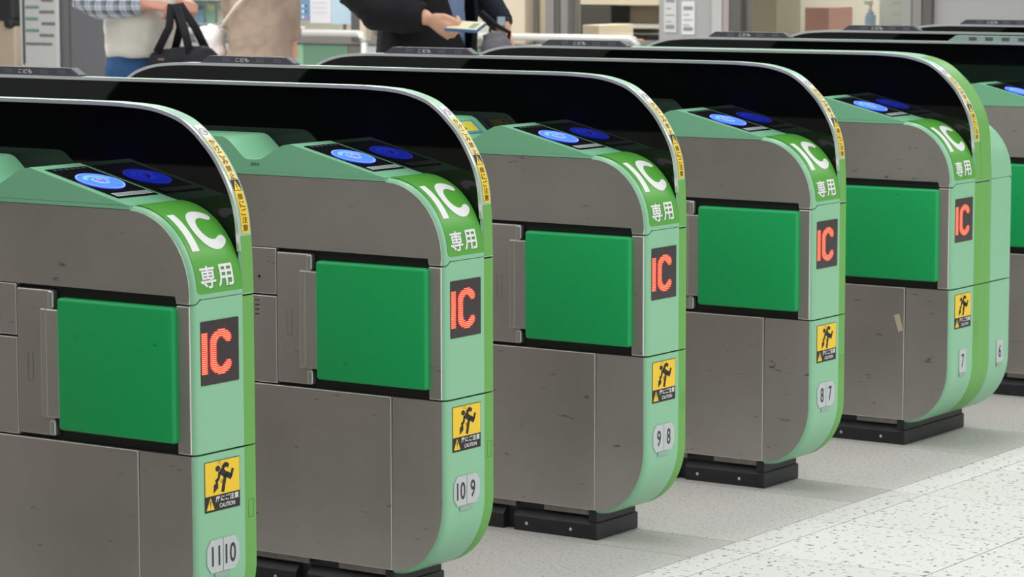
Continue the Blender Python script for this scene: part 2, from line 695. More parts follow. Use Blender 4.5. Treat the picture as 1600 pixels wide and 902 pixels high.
def led_display(root, x, yo=0.0):
    d = prism_x('led_display', rrect(0.020 + yo, 0.127 + yo, 0.563, 0.681, 0.002), x - 0.004, x + 0.0006, DISPLAY, root)
    d['label'] = 'black display lit with red IC'
    # C rows as spans of its width
    rows = [[(.36, .70)], [(.20, .84)], [(.11, .93)], [(.05, .98)], [(.02, .40), (.62, 1)], [(0, .32), (.70, 1)], [(0, .29), (.78, .96)]]
    rows = rows + [[(0, .27)]] * 9 + rows[::-1]
    n = len(rows)
    top, bot = 0.6635, 0.5795
    pitch = (top - bot) / n
    red, glow = [], []
    for i, sp in enumerate(rows):
        z = top - (i + 0.5) * pitch
        spans = [(0.046 + a * 0.058, 0.046 + b * 0.058) for a, b in sp]
        if 1 <= i <= n - 2:
            spans.append((0.0212, 0.0365))
        for a, b in spans:
            red.append([(a + yo, z - pitch * .22), (b + yo, z - pitch * .22), (b + yo, z + pitch * .22), (a + yo, z + pitch * .22)])
            g = 0.0022
            glow.append([(max(0.0205, a - g) + yo, z - pitch * .5), (b + g + yo, z - pitch * .5), (b + g + yo, z + pitch * .5), (max(0.0205, a - g) + yo, z + pitch * .5)])
    gl = multi('led_halo', glow, x + 0.0009, LEDG, d)  # glow of the rows drawn as wider emissive strips behind them
    multi('led_rows', red, x + 0.0013, LEDR, d)
    return d


def prism_x(name, pts, x0, x1, m, parent):
    n = len(pts)
    V = [(x1, y, z) for y, z in pts] + [(x0, y, z) for y, z in pts]
    F = [tuple(range(n)), tuple(range(2 * n - 1, n - 1, -1))]
    for i in range(n):
        j = (i + 1) % n
        F.append((i, n + i, n + j, j))
    return raw(name, V, F, m, parent)


def caution_sticker(root, x):
    y0, y1, z0, z1, zm = 0.0255, 0.1255, 0.3265, 0.4205, 0.3565
    s = prism_x('caution_sticker', [(y0, z0), (y1, z0), (y1, z1), (y0, z1)], x, x + 0.0003, INK, root)
    s['label'] = 'yellow and black door caution sticker'
    b = 0.0011
    front_poly('yellow_field', [(y0 + b, zm), (y1 - b, zm), (y1 - b, z1 - b), (y0 + b, z1 - b)], x + 0.0005, YELLOW, s)
    w, h = y1 - y0, z1 - zm
    P = lambda u, v: (y0 + u * w, zm + v * h)
    polys = [
        [P(*p) for p in disc2(.37, .76, .075, 16, 0.92, 1.15)],
        [P(.43, .70), P(.40, .60), P(.56, .47), P(.68, .50), P(.60, .64), P(.52, .76), P(.46, .76)],
        bar2(P(.50, .75), P(.60, .86), 0.009), bar2(P(.58, .86), P(.68, .78), 0.008),
        bar2(P(.42, .66), P(.39, .46), 0.007), bar2(P(.40, .47), P(.30, .38), 0.007),
        bar2(P(.60, .56), P(.76, .44), 0.011), bar2(P(.735, .44), P(.80, .68), 0.007),
        bar2(P(.58, .52), P(.50, .05), 0.009),
        [P(.25, .30), P(.37, .40), P(.38, .20), P(.24, .06)],
    ]
    multi('pictogram', polys, x + 0.0007, INK, s)
    polys = []
    for r in (0.10, 0.15):
        V, F = arc_poly(.42, .28, r, r - .025, rad(-40), rad(75), 8)
        for f in F:
            polys.append([P(*V[i]) for i in f])
    polys += [bar2(P(.37, .90), P(.39, .95), 0.0012), bar2(P(.41, .93), P(.45, .97), 0.0012), bar2(P(.42, .88), P(.47, .90), 0.0012)]
    multi('impact_lines', polys, x + 0.0007, BROWN, s)
    t = front_poly('warning_triangle', [(0.0295, 0.3305), (0.0525, 0.3305), (0.041, 0.3535)], x + 0.0005, YELLOW, s)
    multi('exclamation_mark', [[(0.0400, 0.3375), (0.0420, 0.3375), (0.0425, 0.3475), (0.0395, 0.3475)], disc2(0.041, 0.3345, 0.0013, 8)], x + 0.0007, INK, s)
    text_flat('caution_text', '扉にご注意', (x + 0.0006, 0.0555, 0.3430), (0, 1, 0), (0, 0, 1), 0.066, 0.0115, WHITE, s, 0.018)
    text_flat('caution_word', 'CAUTION', (x + 0.0006, 0.0665, 0.3315), (0, 1, 0), (0, 0, 1), 0.044, 0.0080, WHITE, s, 0.012)
    return s


def reader(root):
    """ic reader plate set in the slope of the console"""
    a = Vector((-0.368, 0, 0.942))
    b = Vector((-0.1845, 0, 0.8972))
    U = (b - a).normalized()
    N = Vector((-U.z, 0, U.x))
    if N.z < 0:
        N = -N
    ln = (b - a).length
    y0, y1 = 0.0195, 0.131
    f = lambda u, y, e: a + U * u + Vector((0, y, 0)) + N * e
    V = [f(0, y0, .0012), f(ln, y0, .0012), f(ln, y1, .0012), f(0, y1, .0012), f(0, y0, -.004), f(ln, y0, -.004), f(ln, y1, -.004), f(0, y1, -.004)]
    pl = raw('reader_plate', V, [(0, 1, 2, 3), (7, 6, 5, 4), (0, 4, 5, 1), (1, 5, 6, 2), (2, 6, 7, 3), (3, 7, 4, 0)], PLATE, root)
    pl['label'] = 'black card reader plate with glowing blue disc'
    uc, yc, R = 0.0905, 0.0755, 0.0475

    def ring(name, r0, r1, e, m, par, a0=0, a1=360, n=48, cu=uc, cy=yc):
        V, F = [], []
        for i in range(n + 1):
            t = rad(a0 + (a1 - a0) * i / n)
            for r in (r0, r1):
                V.append(f(cu + r * math.cos(t), cy + r * math.sin(t), e))
        for i in range(n):
            F.append((2 * i, 2 * i + 1, 2 * i + 3, 2 * i + 2))
        return raw(name, V, F, m, par)
    disc = ring('blue_disc', 0.0, R - .003, .0022, BLUE, pl)
    disc['label'] = 'glowing blue touch disc'
    ring('disc_rim', R - .003, R, .0022, BLUER, pl)
    ring('pale_swirl', 0.024, 0.034, .0026, SKYB, pl, 100, 250)
    ring('pale_swirl', 0.0, 0.018, .0026, SKYB, pl)
    polys = []
    for (u, y, w, h) in ((-.012, -.009, .009, .007), (-.003, -.006, .009, .007), (.002, .001, .009, .008), (-.006, .006, .007, .006)):
        polys.append([f(uc + u, yc + y, .003), f(uc + u + w, yc + y, .003), f(uc + u + w, yc + y + h, .003), f(uc + u, yc + y + h, .003)])
    V, F = [], []
    for P in polys:
        F.append(tuple(range(len(V), len(V) + 4)))
        V += P
    raw('red_mark', V, F, REDM, pl)
    lb = raw('reader_label', [f(ln - .026, y0 + .006, .0020), f(ln - .007, y0 + .006, .0020), f(ln - .007, y1 - .006, .0020), f(ln - .026, y1 - .006, .0020)], [(0, 1, 2, 3)], LABELG, pl)
    # small lines of print on the label
    V, F = [], []
    for k in range(9):
        yy = y0 + .013 + k * .0095
        for u0 in (ln - .022, ln - .015):
            F.append(tuple(range(len(V), len(V) + 4)))
            V += [f(u0, yy, .0024), f(u0 + .004, yy, .0024), f(u0 + .004, yy + .006, .0024), f(u0, yy + .006, .0024)]
    raw('label_print', V, F, mat('grey_print', (128, 136, 138), 0.5), lb)
    V, F = [], []
    for k in range(6):
        yy = y0 + .012 + k * .016
        F.append(tuple(range(len(V), len(V) + 4)))
        V += [f(.006, yy, .0018), f(.013, yy, .0018), f(.013, yy + .010, .0018), f(.006, yy + .010, .0018)]
    raw('reader_caption', V, F, mat('dim_print', (70, 76, 88), 0.5), pl)
    return pl


def rail_sticker(root, y0, y1):
    """vertical warning strip on the curved edge of the barrier"""
    sa = s_at_z(RAIL, RAIL_S, 1.028)
    sb = s_at_z(RAIL, RAIL_S, 0.832)
    e = 0.0007
    ln = sb - sa
    st = patch('warning_strip', on_rail, y0, y1, sa, sb, e, PALEY, root, 40, 0.003)
    st['label'] = 'yellow vertical warning strip'
    patch('white_head', on_rail, y0, y1, sa, sa + .155 * ln, e + .0003, WHITE, st, 8, 0.003, ends='0')
    s1, s2 = sa + .565 * ln, sa + .66 * ln
    patch('dark_field', on_rail, y0, y1, s1, s2, e + .0003, INK, st, 6)
    patch('yellow_tail', on_rail, y0, y1, s2, sb, e + .0003, YELLOW, st, 14, 0.003, ends='1')
    yc = (y0 + y1) / 2
    hw = (y1 - y0) / 2
    fn = lambda u, v: on_rail(u, v, e + .0007)
    V, F = arc_poly(0, 0, hw * .82, hw * .66, 0, 2 * math.pi, 24)
    mapped('round_icon', [(yc + a, sa + .085 * ln + b) for a, b in V], F, fn, PURPLE, st)
    V, F = refine([(yc - hw * .5, sa + .08 * ln - .004), (yc + hw * .5, sa + .08 * ln + .001), (yc + hw * .4, sa + .08 * ln + .005)], [(0, 1, 2)], 1)
    mapped('icon_figure', V, F, fn, PURPLE, st)
    mapped('warning_triangle', [(yc - hw * .85, s2 - .0012), (yc + hw * .85, s2 - .0012), (yc, s1 + .0012)], [(0, 1, 2)], fn, YELLOW, st)
    mapped('exclamation_mark', [(yc - .0012, s1 + .008), (yc + .0012, s1 + .008), (yc + .0008, s2 - .006), (yc - .0008, s2 - .006), (yc - .001, s2 - .004), (yc + .001, s2 - .004), (yc + .001, s2 - .0025), (yc - .001, s2 - .0025)],
           [(0, 1, 2, 3), (4, 5, 6, 7)], lambda u, v: on_rail(u, v, e + .001), INK, st)

    def column(s, a, b, m, nm):
        pitch = (b - a) / len(s)
        VV, FF = [], []
        for i, ch in enumerate(s):
            V, F, asp = glyphs(ch, 0.012)
            w = hw * 1.35
            h = pitch * .86
            base = len(VV)
            VV += [(yc - w / 2 + u * w, a + i * pitch + pitch * .93 - v * h) for u, v in V]
            FF += [tuple(base + k for k in f) for f in F]
        mapped(nm, VV, FF, fn, m, st)
    column('かけこみ禁止', sa + .17 * ln, s1, BROWN, 'strip_lettering')
    column('扉にご注意', s2 + .004, sb - .003, mat('dark_brown_print', (70, 42, 20), 0.5), 'strip_lettering')


def number_plate(root, left, right, x):
    zc, h = 0.243, 0.062
    yc = 0.0745
    p = None
    if left and right:
        p = prism_x('number_plate', [(yc - .001, zc - h / 2), (yc - .001, zc + h / 2), (yc - .034, zc + h / 2), (yc - .046, zc + h / 2 - .016), (yc - .046, zc - h / 2 + .016), (yc - .034, zc - h / 2)][::-1], x, x + .0012, GREYPL, root)
        q = prism_x('number_plate', [(yc + .001, zc - h / 2), (yc + .034, zc - h / 2), (yc + .046, zc - h / 2 + .016), (yc + .046, zc + h / 2 - .016), (yc + .034, zc + h / 2), (yc + .001, zc + h / 2)], x, x + .0012, GREYPL, root)
        for pl, s, c in ((p, left, yc - .021), (q, right, yc + .021)):
            w = .0235 if s == '11' else .030 if len(s) == 2 else .0165
            text_flat('number', s, (x + .0016, c - w / 2, zc - .0185), (0, 1, 0), (0, 0, 1), w, .037, DIGIT, pl, 0.017)
        prism_x('plate_tab', [(yc - .024, zc - h / 2 - .011), (yc + .02, zc - h / 2 - .011), (yc + .02, zc - h / 2 - .001), (yc - .024, zc - h / 2 - .001)], x, x + .0008, TAB, root)
    return p


def single_plate(root, s, yc, zc, x):
    p = prism_x('number_plate', rrect(yc - .021, yc + .021, zc - .033, zc + .031, .005), x, x + .0012, GREYPL, root)
    text_flat('number', s, (x + .0016, yc - .008, zc - .019), (0, 1, 0), (0, 0, 1), .016, .037, DIGIT, p, 0.017)
    prism_x('plate_tab', [(yc - .018, zc - .043), (yc + .018, zc - .043), (yc + .018, zc - .034), (yc - .018, zc - .034)], x, x + .0008, TAB, root)
    return p


ST_NEAR = [(0.0022, 0.0), (0.004, 0.0035), (0.0075, 0.0062), (0.013, E0), (0.1405, E0)]


def fronts(root, stations, mirror_x=False, tops=MINT, kink=True, names=('upper_front_cover', 'middle_front_cover', 'lower_front_cover')):
    """three painted covers wrapped round one end of a cabinet"""
    def kz(base):
        def f(y):
            d = abs(y - stations[0][0]) if abs(stations[0][1]) < 1e-6 else abs(y - stations[-1][0])
            return base + (0.010 if d > .02 else 0.0 if d < .006 else (d - .006) / .014 * .010)
        return f
    stt = stations
    if kink:
        stt = sorted(set(stations + ([(0.022, E0)] if stations[0][1] == 0 else [(stations[-1][0] - .022, E0)])))
    up_ = top_arc[:-1] + [(0, .729), (0, .722), (0, .715)]
    md = [(0, .711), (0, .70), (0, .6), (0, .5), (0, ZL + .0018)]
    lo = [(0, ZL - .0018), (0, .40), (0, .3)] + low_arc
    res = []
    for nm, P, m, sz, ez in ((names[0], up_, tops, None, kz(.7145)), (names[1], md, MINT, kz(.7108), None), (names[2], lo, MINT, None, None)):
        if mirror_x:
            o = shell(nm, [(-L - x, z) for x, z in P], stt, .01, m, root, -1, sz, ez, tuck=.0145)
        else:
            o = shell(nm, P, stt, .01, m, root, 1, sz, ez, tuck=.0145)
        res.append(o)
    return res


def build_gate(double=False):
    root = empty('ticket_gate')
    W1 = 0.1405
    W2 = 0.243 if double else 0.174
    # ---- core: solid black filler, added to block light and keep seams dark
    inset = 0.006
    P = [(x - inset, z - .004) for x, z in top_arc] + [(-inset, .22)] + [(x - inset, z + .004) for x, z in low_arc]
    core = P + [(-L - x, z) for x, z in P][::-1]
    prism('light_block_core', core, 0.014, W1 - .001, BLACK, root)
    # ---- steel side panels (near side)
    g = 0.0015
    upper = top_arc + [(0, ZU + .0012), (-0.0315, ZU + .0012), (-0.0315, 0.729), (-0.885, 0.729), (-L + 0.0315, 0.729), (-L + 0.0315, ZU + .0012), (-L, ZU + .0012)] + [(-L - x, z) for x, z in top_arc][::-1]
    prism('upper_side_panel', upper, 0.0, 0.014, STEEL, root, 0.0019)
    box('corner_strip', -0.0315, -0.0002, 0.0, 0.014, ZL + g, ZU - .0018, STEEL, root, 0.0019)
    lowf = [(-0.1275 + .0016, ZL - g), (-0.0001, ZL - g), (-0.0001, .22)] + low_arc
    prism('lower_corner_panel', lowf, 0.0, 0.014, STEEL, root, 0.0019)
    box('lower_side_panel', -0.885 + .001, -0.1275 - .0016, 0.0, 0.014, 0.069, ZL - g, STEEL, root, 0.0019)
    box('lower_side_panel', -L + 0.1275, -0.885 - .001, 0.0, 0.014, 0.069, ZL - g, STEEL, root, 0.0019)
    prism('lower_corner_panel', [(-L - x, z) for x, z in lowf][::-1], 0.0, 0.014, STEEL, root, 0.0019)
    # ---- middle zone
    box('small_side_panel', -0.885 + g, -0.4285 - g, 0.0, 0.014, 0.6275, 0.7265, STEEL, root, 0.0019)
    sp = box('small_side_panel', -0.885 + g, -0.4285 - g, 0.0, 0.014, ZL + g, 0.6240, STEEL, root, 0.0019)
    sp2 = root.children[-2]
    box('rear_middle_panel', -L + .0315, -0.885 - g, 0.0, 0.014, ZL + g, 0.7265, STEEL, root, 0.0019)
    # holes in the small panels
    V, F = [], []
    for i in range(4):
        for j in range(3):
            c = disc2(-0.476 - .006 + i * 0.0, 0.613 - i * .010, .0016, 8)
            b = len(V)
            V += [(x - .004 + j * .004, -0.0004, z) for x, z in c]
            F.append(tuple(range(b, b + 8))[::-1])
    raw('speaker_holes', V, F, BLACK, sp)
    V = [(x, -0.0004, z) for x, z in disc2(-0.4755, 0.664, .0035, 12)]
    raw('key_hole', V, [tuple(range(12))[::-1]], BLACK, root)
    hp = box('hinge_panel', -0.4265, -0.3345, -0.003, 0.016, 0.4425, 0.7195, STEEL, root, 0.0035, 3)
    V = [(-0.400, -.0034, .545), (-0.386, -.0034, .545), (-0.386, -.0034, .60), (-0.400, -.0034, .60), (-0.3988, -.0034, .5462), (-0.3872, -.0034, .5462), (-0.3872, -.0034, .60), (-0.3988, -.0034, .60)]
    raw('slot_outline', V, [(0, 1, 5, 4), (1, 2, 6, 5), (3, 0, 4, 7)], BRACKET, hp)
    box('hinge_knuckle', -0.346, -0.330, -0.0065, 0.010, 0.4435, 0.4745, STEEL_LIGHT, root, 0.005, 3)
    box('hinge_knuckle', -0.346, -0.330, -0.0065, 0.010, 0.6860, 0.7190, STEEL_LIGHT, root, 0.005, 3)
    fa = box('flap_arm', -0.3620, -0.3160, -0.009, 0.012, 0.4780, 0.6840, STEEL_LIGHT, root, 0.003, 3)
    box('arm_ridge', -0.350, -0.345, -0.0105, -0.004, 0.4786, 0.6834, STEEL_LIGHT, fa, 0.001)
    box('flap_recess', -0.336, -0.0316, 0.0125, 0.0145, ZL, 0.730, BLACK, root)
    # padded flap
    pd = box('flap_pad', -0.3165, -0.0295, -0.013, 0.0115, 0.4565, 0.7075, PAD, root, 0.0075, 4)
    for p_ in pd.data.polygons:
        p_.use_smooth = True
    pd['label'] = 'padded green vinyl flap'
    # ---- painted fronts
    uf, mf, lf = fronts(root, ST_NEAR)
    fronts(root, ST_NEAR, True, names=('upper_rear_cover', 'middle_rear_cover', 'lower_rear_cover'))
    dc = patch('ic_decal', on_nose, 0.0125, 0.1395, 0.003, 0.2405, 0.0006, DECAL, uf, 40, 0.008, True, False, ends='1')
    dc['label'] = 'leaf green decal with white lettering'
    e = 0.0014
    fn = lambda u, v: on_nose(u, v, e)
    V, F = refine([(.0235, .161), (.0435, .161), (.0435, .072), (.0235, .072)], [(0, 1, 2, 3)], .012)
    mapped('letter_i', V, F, fn, WHITE, dc)
    V, F = arc_poly(0, 0, 1, .55, rad(48), rad(312), 44)
    V = [(.0955 + a * .0415, .1155 - b * .0465) for a, b in V]
    mapped('letter_c', V, F, fn, WHITE, dc)
    for end in (48, 312):
        pts = disc2(.0955 + .79 * math.cos(rad(end)) * .0415, .1155 - .79 * math.sin(rad(end)) * .0465, .0091, 14)
        mapped('letter_c_end', pts, [tuple(range(14))], fn, WHITE, dc)
    for s, ya in (('専', .0245), ('用', .0735)):
        V, F, _ = glyphs(s, 0.020)
        V2 = [(ya + u * .043, .2315 - v * .0415) for u, v in V]
        V2, F2 = refine(V2, F, .012)
        mapped('kanji_shadow', [(a + .0014, b + .0012) for a, b in V2], F2, lambda u, v: on_nose(u, v, .0010), mat('kanji_edge', (60, 70, 60), .5), dc)
        mapped('kanji', V2, F2, fn, WHITE, dc)
    led_display(mf, FACE)
    caution_sticker(lf, FACE)
    # ---- console
    con = [(-0.142, 0.8802)] + CON + [(-L - x, z) for x, z in CON][::-1] + [(-L + 0.142, 0.8802)]
    cs = prism('console', con, 0.0016, W1, CONSOLE, root, 0.004, 3)
    reader(root)
    V, F = [], []
    for i in range(6):
        x = -0.496 + i * .0042
        b = len(V)
        V += [(x, .0012, .9055), (x + .0016, .0012, .9055), (x + .0002, .0012, .8985), (x - .0014, .0012, .8985)][::-1]
        F.append((b, b + 1, b + 2, b + 3))
    raw('vent_slots', V, F, BLACK, cs)
    # ---- barrier
    inner = [(x - .003, z - .003) for x, z in RAIL] + [(.003, .22)] + [(x, z) for x, z in low_arc]
    full = inner + [(-L - x, z) for x, z in inner][::-1]
    # near black sheet and far black sheet of the barrier
    bp_ = prism('barrier_panel', full, W1 + .001, W2 - .002, GLOSS, root)
    bp_['label'] = 'glossy black barrier panel'
    if double:
        rst = [(W1 - .0005, -.0006), (W1 + .001, 0), (W1 + .070, 0), (W1 + .0715, -.0012), (W1 + .073, 0), (W2 - .001, 0), (W2, -.001)]
    else:
        rst = [(W1 - .0005, -.0006), (W1 + .001, 0), (W2 - .0012, 0), (W2, -.0012)]
    cap = RAIL + []
    whole = [(-L - x, z) for x, z in RAIL][::-1] + RAIL
    rc = shell('rail_cap', whole, rst, .006, mat('pale_mint_paint', (160, 208, 178), .36), root)
    sz = s_at_z(RAIL, RAIL_S, 0.828)
    patch('green_band', on_rail, W1 + .0002, W2 - .0012, sz, RAIL_S[-1] - .002, .0004, LEAF, rc, 16)
    if double:
        patch('green_band', on_rail, W1 + .0365, W2 - .0012, s_at_z(RAIL, RAIL_S, 1.055), RAIL_S[-1] - .002, .0008, LEAF, rc, 40)
    midp = [(.008, .7165), (.008, .6), (.008, .5), (.008, ZL + .0015)]
    lowp = [(.008, ZL - .0015), (.008, .4), (.008, .3)] + ell(-0.128, .22, .136, .159, math.pi / 2, math.pi, 16)
    shell('edge_strip', midp, rst, .008, LEAF, root)
    es = shell('edge_strip', lowp, rst, .008, LEAF, root)
    xo = .0084
    q = [(.150, .300), (.166, .300), (.166, .334), (.150, .334), (.1508, .3008), (.1652, .3008), (.1652, .3332), (.1508, .3332)]
    raw('port_outline', [(xo, y, z) for y, z in q], [(0, 1, 5, 4), (1, 2, 6, 5), (2, 3, 7, 6), (3, 0, 4, 7)], mat('dark_leaf_line', (70, 120, 60), .6), es)
    shell('edge_strip', [(-L - x, z) for x, z in midp], rst, .008, LEAF, root, -1)
    shell('edge_strip', [(-L - x, z) for x, z in lowp], rst, .008, LEAF, root, -1)
    # silver trim along the near edge
    tp = [p for p in whole if p[1] > 0.79]
    N = normals2d(tp)
    V, F = [], []
    for (x, z), (nx, nz) in zip(tp, N):
        for dy, d in ((W1 - .0035, .0002), (W1 - .0035, -.0068), (W1 + .0012, -.0078), (W1 + .0012, .0004)):
            V.append((x + nx * d, dy, z + nz * d))
    for i in range(len(tp) - 1):
        for j in range(4):
            a, b = i * 4 + j, i * 4 + (j + 1) % 4
            F.append((a, b, b + 4, a + 4))
    F += [(3, 2, 1, 0), tuple(range(len(V) - 4, len(V)))]
    t = raw('silver_trim', V, F, TRIM, root)
    bmf(t)
    rail_sticker(rc, W1 + .006, W1 + .0285)
    # ---- far side plates
    if not double:
        far = [(-.03, .88), (-.012, .80), (-.006, .74), (-.006, .22)] + [(x + 0, z + .003) for x, z in low_arc[4:]]
        farp = [(x, z) for x, z in far] + [(-L - x, z) for x, z in far][::-1]
        prism('far_side_panel', farp, W2 - .0019, W2 - .0002, STEEL, root)
    else:
        W3 = 0.384
        st = [(W2 + .0005, E0 - .006), (W2 + .006, E0), (W3 - .012, E0), (W3 - .006, .0062), (W3 - .002, .0035), (W3, 0.0)]
        fronts(root, st, names=('upper_front_cover', 'middle_front_cover', 'lower_front_cover'))
        fronts(root, st, True, names=('upper_rear_cover', 'middle_rear_cover', 'lower_rear_cover'))
        prism('light_block_core', core, W2 + .001, W3 - .014, BLACK, root)
        prism('console', con, W2, W3, CONSOLE, root)
        prism('upper_side_panel', upper, W3 - .014, W3, STEEL, root)
        box('lower_side_panel', -L + .13, -.13, W3 - .014, W3, .069, .71, STEEL, root)
        prism('lower_corner_panel', lowf, W3 - .014, W3, STEEL, root)
    # ---- lamp on the rail
    lamp(root, -1.420, -1.112, W1 + .002, W1 + .031)
    # ---- plinth
    Wp = 0.37 if double else 0.176
    y0 = 0.0
    for i, (xa, xb) in enumerate(((-0.355, -0.140), (-0.62, -0.385), (-0.885, -0.65), (-1.15, -0.915), (-1.42, -1.18), (-1.63, -1.45))):
        prf = [(y0 + .001, 0.0), (y0 + .001, .034), (y0 + .004, .038), (y0 + .016, .050), (Wp - .01, .050), (Wp, .038), (Wp, 0.0)]
        n = len(prf)
        V = [(xa, y, z) for y, z in prf] + [(xb, y, z) for y, z in prf]
        F = [tuple(range(n))[::-1], tuple(range(n, 2 * n))] + [(j, (j + 1) % n, n + (j + 1) % n, n + j) for j in range(n)]
        seg = raw('plinth_cover', V, F, PLINTH, root)
        bmf(seg)
        for bx in (xa + .035, xb - .057):
            b = link('bolt', bolt_me(), None, seg)
            b.location = (bx, y0 + .001, .018)
    box('plinth_core', -L + .135, -.143, .02, Wp - .02, 0.0, .068, PLINTH, root)
    # end block under the front, and its mirror
    for s in (0, 1):
        xa, xb = (-0.142, -0.1225) if s == 0 else (-L + .1225, -L + .142)
        eb = box('plinth_end', xa, xb, -.002, Wp + .002, 0.0, .040, PLINTH, root, .003)
        xa2, xb2 = (-0.150, -0.126) if s == 0 else (-L + .126, -L + .150)
        box('end_cap', xa2, xb2, .004, Wp - .004, .039, .0668, PLINTH, eb, .002)
    # bracket plates between panel and plinth
    for xa, xb in ((-0.275, -0.145), (-0.56, -0.355), (-0.86, -0.66), (-1.2, -.95), (-1.6, -1.3)):
        box('bracket_plate', xa, xb, .008, .0135, .0555, .0690, BRACKET, root)
    return root


def bmf(o):
    bm = bmesh.new()
    bm.from_mesh(o.data)
    bmesh.ops.recalc_face_normals(bm, faces=bm.faces[:])
    bm.to_mesh(o.data)
    bm.free()


_B = {}


def bolt_me():
    if 'b' not in _B:
        bm = bmesh.new()
        bmesh.ops.create_uvsphere(bm, u_segments=10, v_segments=6, radius=.0042)
        for v in bm.verts:
            v.co.y *= .55
        me = bpy.data.meshes.new('bolt')
        bm.to_mesh(me)
        bm.free()
        me.materials.append(BOLT)
        _B['b'] = me
    return _B['b']


def lamp(root, xa, xb, y0, y1, m=None, text=True):
    prf = [(xa, 1.0665), (xb, 1.0665), (xb - .034, 1.0855), (xa + .030, 1.0855)]
    lm = prism('fare_lamp', prf, y0, y1, m or LAMPM, root, .0012)
    lm['label'] = 'low dark lamp housing on the rail'
    # clear end wedge
    raw('end_lens', [(xb - .006, y0 + .003, 1.0702), (xb - .032, y0 + .003, 1.0852), (xb - .032, y1 - .003, 1.0852), (xb - .006, y1 - .003, 1.0702),
                     (xb - .003, y0 + .003, 1.0702), (xb - .029, y0 + .003, 1.0862), (xb - .029, y1 - .003, 1.0862), (xb - .003, y1 - .003, 1.0702)],
        [(4, 5, 6, 7), (0, 3, 2, 1), (0, 1, 5, 4), (1, 2, 6, 5), (2, 3, 7, 6), (3, 0, 4, 7)], mat('clear_lens', (0.22, 0.22, 0.25), .15), lm)
    for k in range(4):
        x = xa + .075 + k * .055
        box('lamp_segment', x, x + .026, y0 - .0004, y0 + .001, 1.0705, 1.0815, mat('lamp_segment_grey', (0.11, 0.11, 0.135), .3), lm)
    if text:
        text_flat('lamp_word', 'こども', (xa + .118, y0 - .0007, 1.0715), (1, 0, 0), (0, 0, 1), .044, .0095, WHITE, lm, .01)
    return lm


def copy_tree(o, parent=None):
    c = o.copy()
    C.objects.link(c)
    c.parent = parent
    if parent:
        c.matrix_parent_inverse = o.matrix_parent_inverse.copy()
    for ch in list(o.children):
        copy_tree(ch, c)
    return c


proto = build_gate()
single = [proto] + [copy_tree(proto) for _ in range(7)]
dbl = build_gate(True)
order = single[:4] + [dbl] + single[4:]
GATE_Y.append(-0.78)  # unseen gate, added so the nearest black barrier reflects something dark
labels = [
    'nearest steel and mint ticket gate at the left edge, numbered 11 and 10',
    'second nearest ticket gate, green fronted with steel side, numbered 10 and 9',
    'middle ticket gate of the row, numbered 9 and 8 on its green front',
    'ticket gate numbered 8 and 7 with a scuffed lower steel corner',
    'double width ticket gate with twin green fronts numbered 7 and 6',
    'ticket gate cut by the right edge, just past the double width gate',
    'second farthest ticket gate, only its rail and black barrier showing over nearer gates',
    'farthest ticket gate, only its thin rail showing at the top right',
    'ticket gate left of the nearest one, outside the picture',
]
for o, y, lb in zip(order, GATE_Y, labels):
    o.location = (0, y, 0)
    tag(o, lb, 'ticket gate', 'row of ticket gates')


def child_named(o, stem):
    return [c for c in o.children if c.name.split('.')[0] == stem]


for o, nums in zip(order[:4], (('11', '10'), ('10', '9'), ('9', '8'), ('8', '7'))):
    number_plate(child_named(o, 'lower_front_cover')[0], nums[0], nums[1], FACE)
lfs = child_named(dbl, 'lower_front_cover')
single_plate(lfs[0], '7', .078, .236, FACE)
single_plate(lfs[1], '6', .315, .236, FACE)
# yellow notice on the console of the middle gate
cons = child_named(order[2], 'console')[0]
a, b = Vector((-0.5205, 0, .9200)), Vector((-0.5565, 0, .9500))
d = (b - a)
n = Vector((d.z, 0, -d.x)).normalized()
pt = lambda u, y, e: a + d * u + Vector((0, y, 0)) + n * e
nb = raw('console_notice', [pt(0.02, .022, .0014), pt(0.02, .118, .0014), pt(.98, .118, .0014), pt(.98, .022, .0014)], [(0, 1, 2, 3)], mat('notice_blue', (90, 160, 190), .4), cons)
raw('notice_panel', [pt(.16, .034, .002), pt(.16, .106, .002), pt(.86, .106, .002), pt(.86, .034, .002)], [(0, 1, 2, 3)], mat('notice_yellow', (226, 214, 70), .4), nb)
raw('notice_print', [pt(.6, .045, .0024), pt(.6, .052, .0024), pt(.72, .052, .0024), pt(.72, .045, .0024), pt(.3, .052, .0024), pt(.3, .064, .0024), pt(.45, .064, .0024), pt(.45, .052, .0024)], [(0, 1, 2, 3), (4, 5, 6, 7)], INK, nb)
# tape on the double gate, second lamp on the gate beyond
lamp(order[5], -0.56, -0.20, .1425, .1715, mat('clear_lamp', (150, 176, 166), .2), False)
lsp = child_named(dbl, 'lower_side_panel')[0]
tp_ = raw('tape_scrap', [(-.161, -.0008, .356), (-.145, -.0008, .363), (-.131, -.0008, .318), (-.146, -.0008, .311)], [(0, 3, 2, 1)], mat('tape', (200, 186, 160), .5), lsp)

# ------------------------------------------------------------------ station office behind the gates
YW = 10.1
FRAME_M = mat('grey_aluminium', (150, 146, 142), .45, .35)
FRAME_D = mat('dark_aluminium', (104, 102, 98), .45, .3)
WALLG = mat('grey_wall_panel', (158, 158, 154), .6)
PILLARG = mat('charcoal_pillar', (116, 116, 120), .55, var=.05, vscale=3)
GREEN_D = mat('green_dado', (112, 152, 126), .55)
GREEN_L = mat('light_green_dado', (150, 196, 164), .55)
BEIGE = mat('beige_laminate', (214, 200, 178), .55, var=.05, vscale=6)
CREAM = mat('cream_wall', (205, 200, 188), .7)
DARKI = mat('dark_cabinet', (62, 58, 54), .6)
OLIVE = mat('dark_green_chairback', (52, 92, 62), .6)


